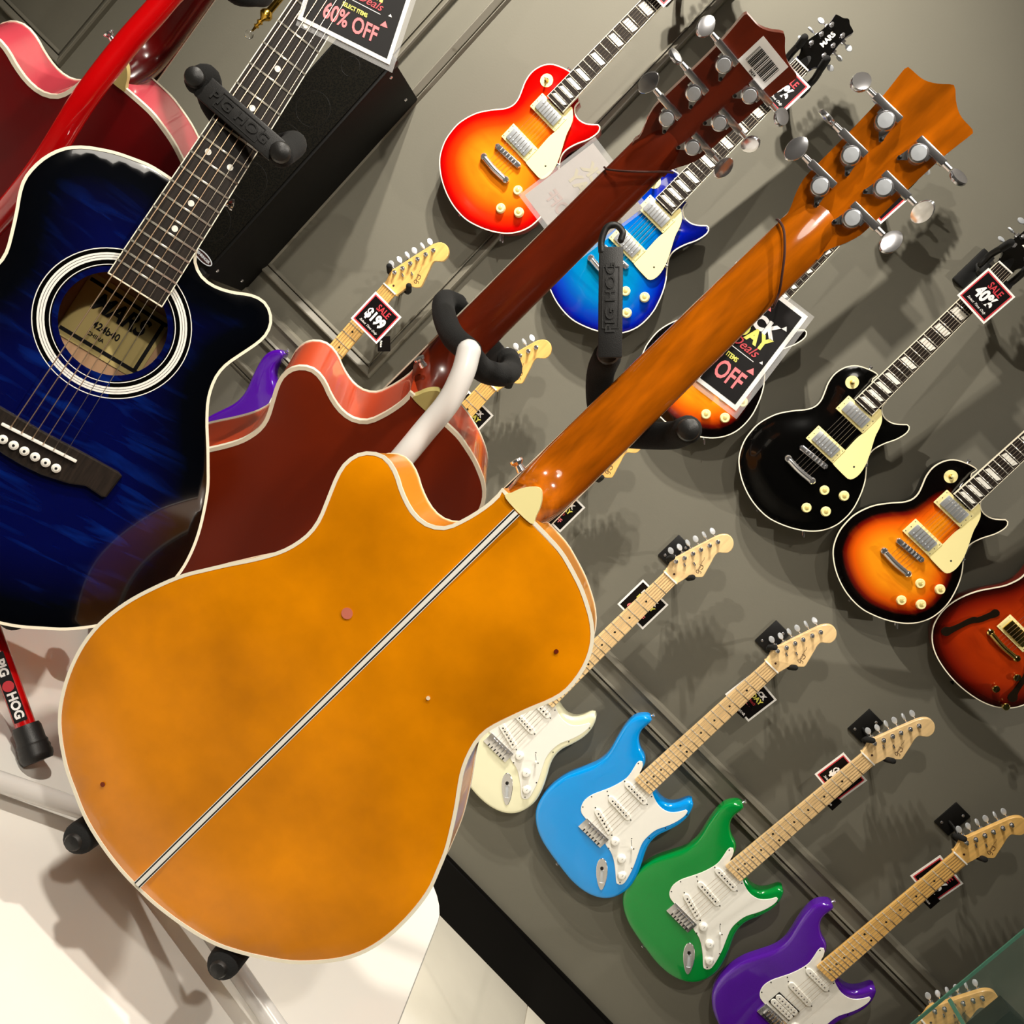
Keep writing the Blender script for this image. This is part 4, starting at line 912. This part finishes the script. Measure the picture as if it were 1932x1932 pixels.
link('grille', box((0, .004, .351), (.134, .006, .680), .002), grillem(), am)
for z, r in ((.62, .024), (.485, .044), (.375, .048), (.25, .048), (.115, .048)):
    o = link('driver_ring', lathe([(r, 0), (r, .0004), (r-.001, .0008), (r-.002, .0004), (r-.002, 0)], 40, (0, -1, 0), (0, .0016, z)), tolex, am)
for x in (-.066, .066):
    for z in (.004, .698):
        o = link('corner_guard', box((x, .008, z), (.024, .026, .022), .006), black, am)
for y in (.04, .2):
    for z in (.03, .672): link('screw', lathe([(.005, 0), (.004, .002), (.0001, .003)], 10, (1, 0, 0), (.075, y, z)), chrome, am)
bd = link('badge', flat([Vector((.030*math.cos(2*math.pi*i/36), .011*math.sin(2*math.pi*i/36))) for i in range(36)], 0, .002, .0006), mat('badge_maroon', (40, 14, 12), .4), am); bd.matrix_local = Matrix.Translation((.042, .0, .036)) @ BF
rim = link('badge_rim', strip([Vector((.030*math.cos(2*math.pi*i/36), .011*math.sin(2*math.pi*i/36))) for i in range(36)], .0012, .0016, .0014), satin, bd)
text('BEHRINGER', .0095, 'lettering', satin, bd, (0, 0, .0022), sx=.9, bold=.0003)
# brass finial with crystal ball
fn = thing('wall_sconce', up_pose(-1.412, 2.50, .049), 'small brass finial with a clear crystal ball near the wall, upper left', 'sconce')
link('brass_finial', lathe([(.0025, .012), (.003, .018), (.004, .024), (.008, .028), (.004, .032), (.005, .036), (.009, .041), (.005, .046), (.006, .050), (.014, .058), (.017, .062), (.016, .070), (.009, .078), (.006, .20)], 24, None, (0, 0, 0)), brass, fn)
link('crystal_ball', lathe([(.0001, -.012), (.0055, -.0105), (.0095, -.007), (.0115, -.001), (.0105, .005), (.007, .0095), (.002, .012)], 20), mat('crystal', (255, 255, 255), .02, trans=1, ior=1.5), fn)
link('sconce_arm', tube([(0, 0, .19), (0, .05, .24), (0, .13, .22), (0, .148, .20)], .006, 10, 5), brass, fn)
link('back_plate', lathe([(.04, 0), (.038, .006), (.02, .012), (.0001, .012)], 24, (0, -1, 0), (0, .15, .20)), brass, fn)

# ---------------------------------------------------------------- glass display case in the lower right corner
glass = mat('case_glass', (120, 150, 135), .03, alpha=.05); gedge = mat('glass_edge', (70, 120, 100), .15)
dc = thing('display_case', up_pose(1.44, 1.90, -1.31), 'glass display case with green edges in the lower right corner', 'display case')
def pane(c, s, nm='glass_pane'): return link(nm, box(c, s), glass, dc)
pane((.004, .20, 1.02), (.006, .40, 1.52)); pane((.45, 0, 1.02), (.90, .006, 1.52)); pane((.45, .40, 1.02), (.90, .006, 1.52))
link('pane_edge', box((.004, .402, 1.02), (.007, .004, 1.52)), gedge, dc); link('pane_edge', box((.004, 0, 1.02), (.008, .006, 1.52)), gedge, dc)
pane((.45, .20, .92), (.885, .385, .008), 'glass_shelf'); link('shelf_edge', box((.010, .20, .92), (.005, .385, .009)), gedge, dc)
link('plinth', box((.45, .20, .14), (.90, .40, .26), .005), blackpaint, dc)
link('cabinet_top', box((.45, .20, 1.79), (.90, .40, .02)), blackpaint, dc)
hg = make_strat(neckm=maple_amber, bodym=solidpaint('dark_brown_gloss', (30, 16, 10)))
place(hg, pose(1.545, 2.42, -.500, 2, 0, -4), 'maple headed electric guitar standing behind the glass case, head only in view', None)
for loc, sz, lab in (((1.488, 2.14, -.386), (.070, .06, .100), 'black box with a white label on the shelf of the glass case'), ((1.63, 2.20, -.386), (.11, .07, .17), 'plain black box on the glass shelf, further right')):
    bx = thing('boxed_accessory', up_pose(*loc), lab, 'box')
    link('carton', box((0, .03, sz[2]/2), sz, .002), blackpaint, bx)
    if 'white' in lab: link('white_label', box((-.008, -.0005, .050), (.026, .001, .030)), cardw, bx)
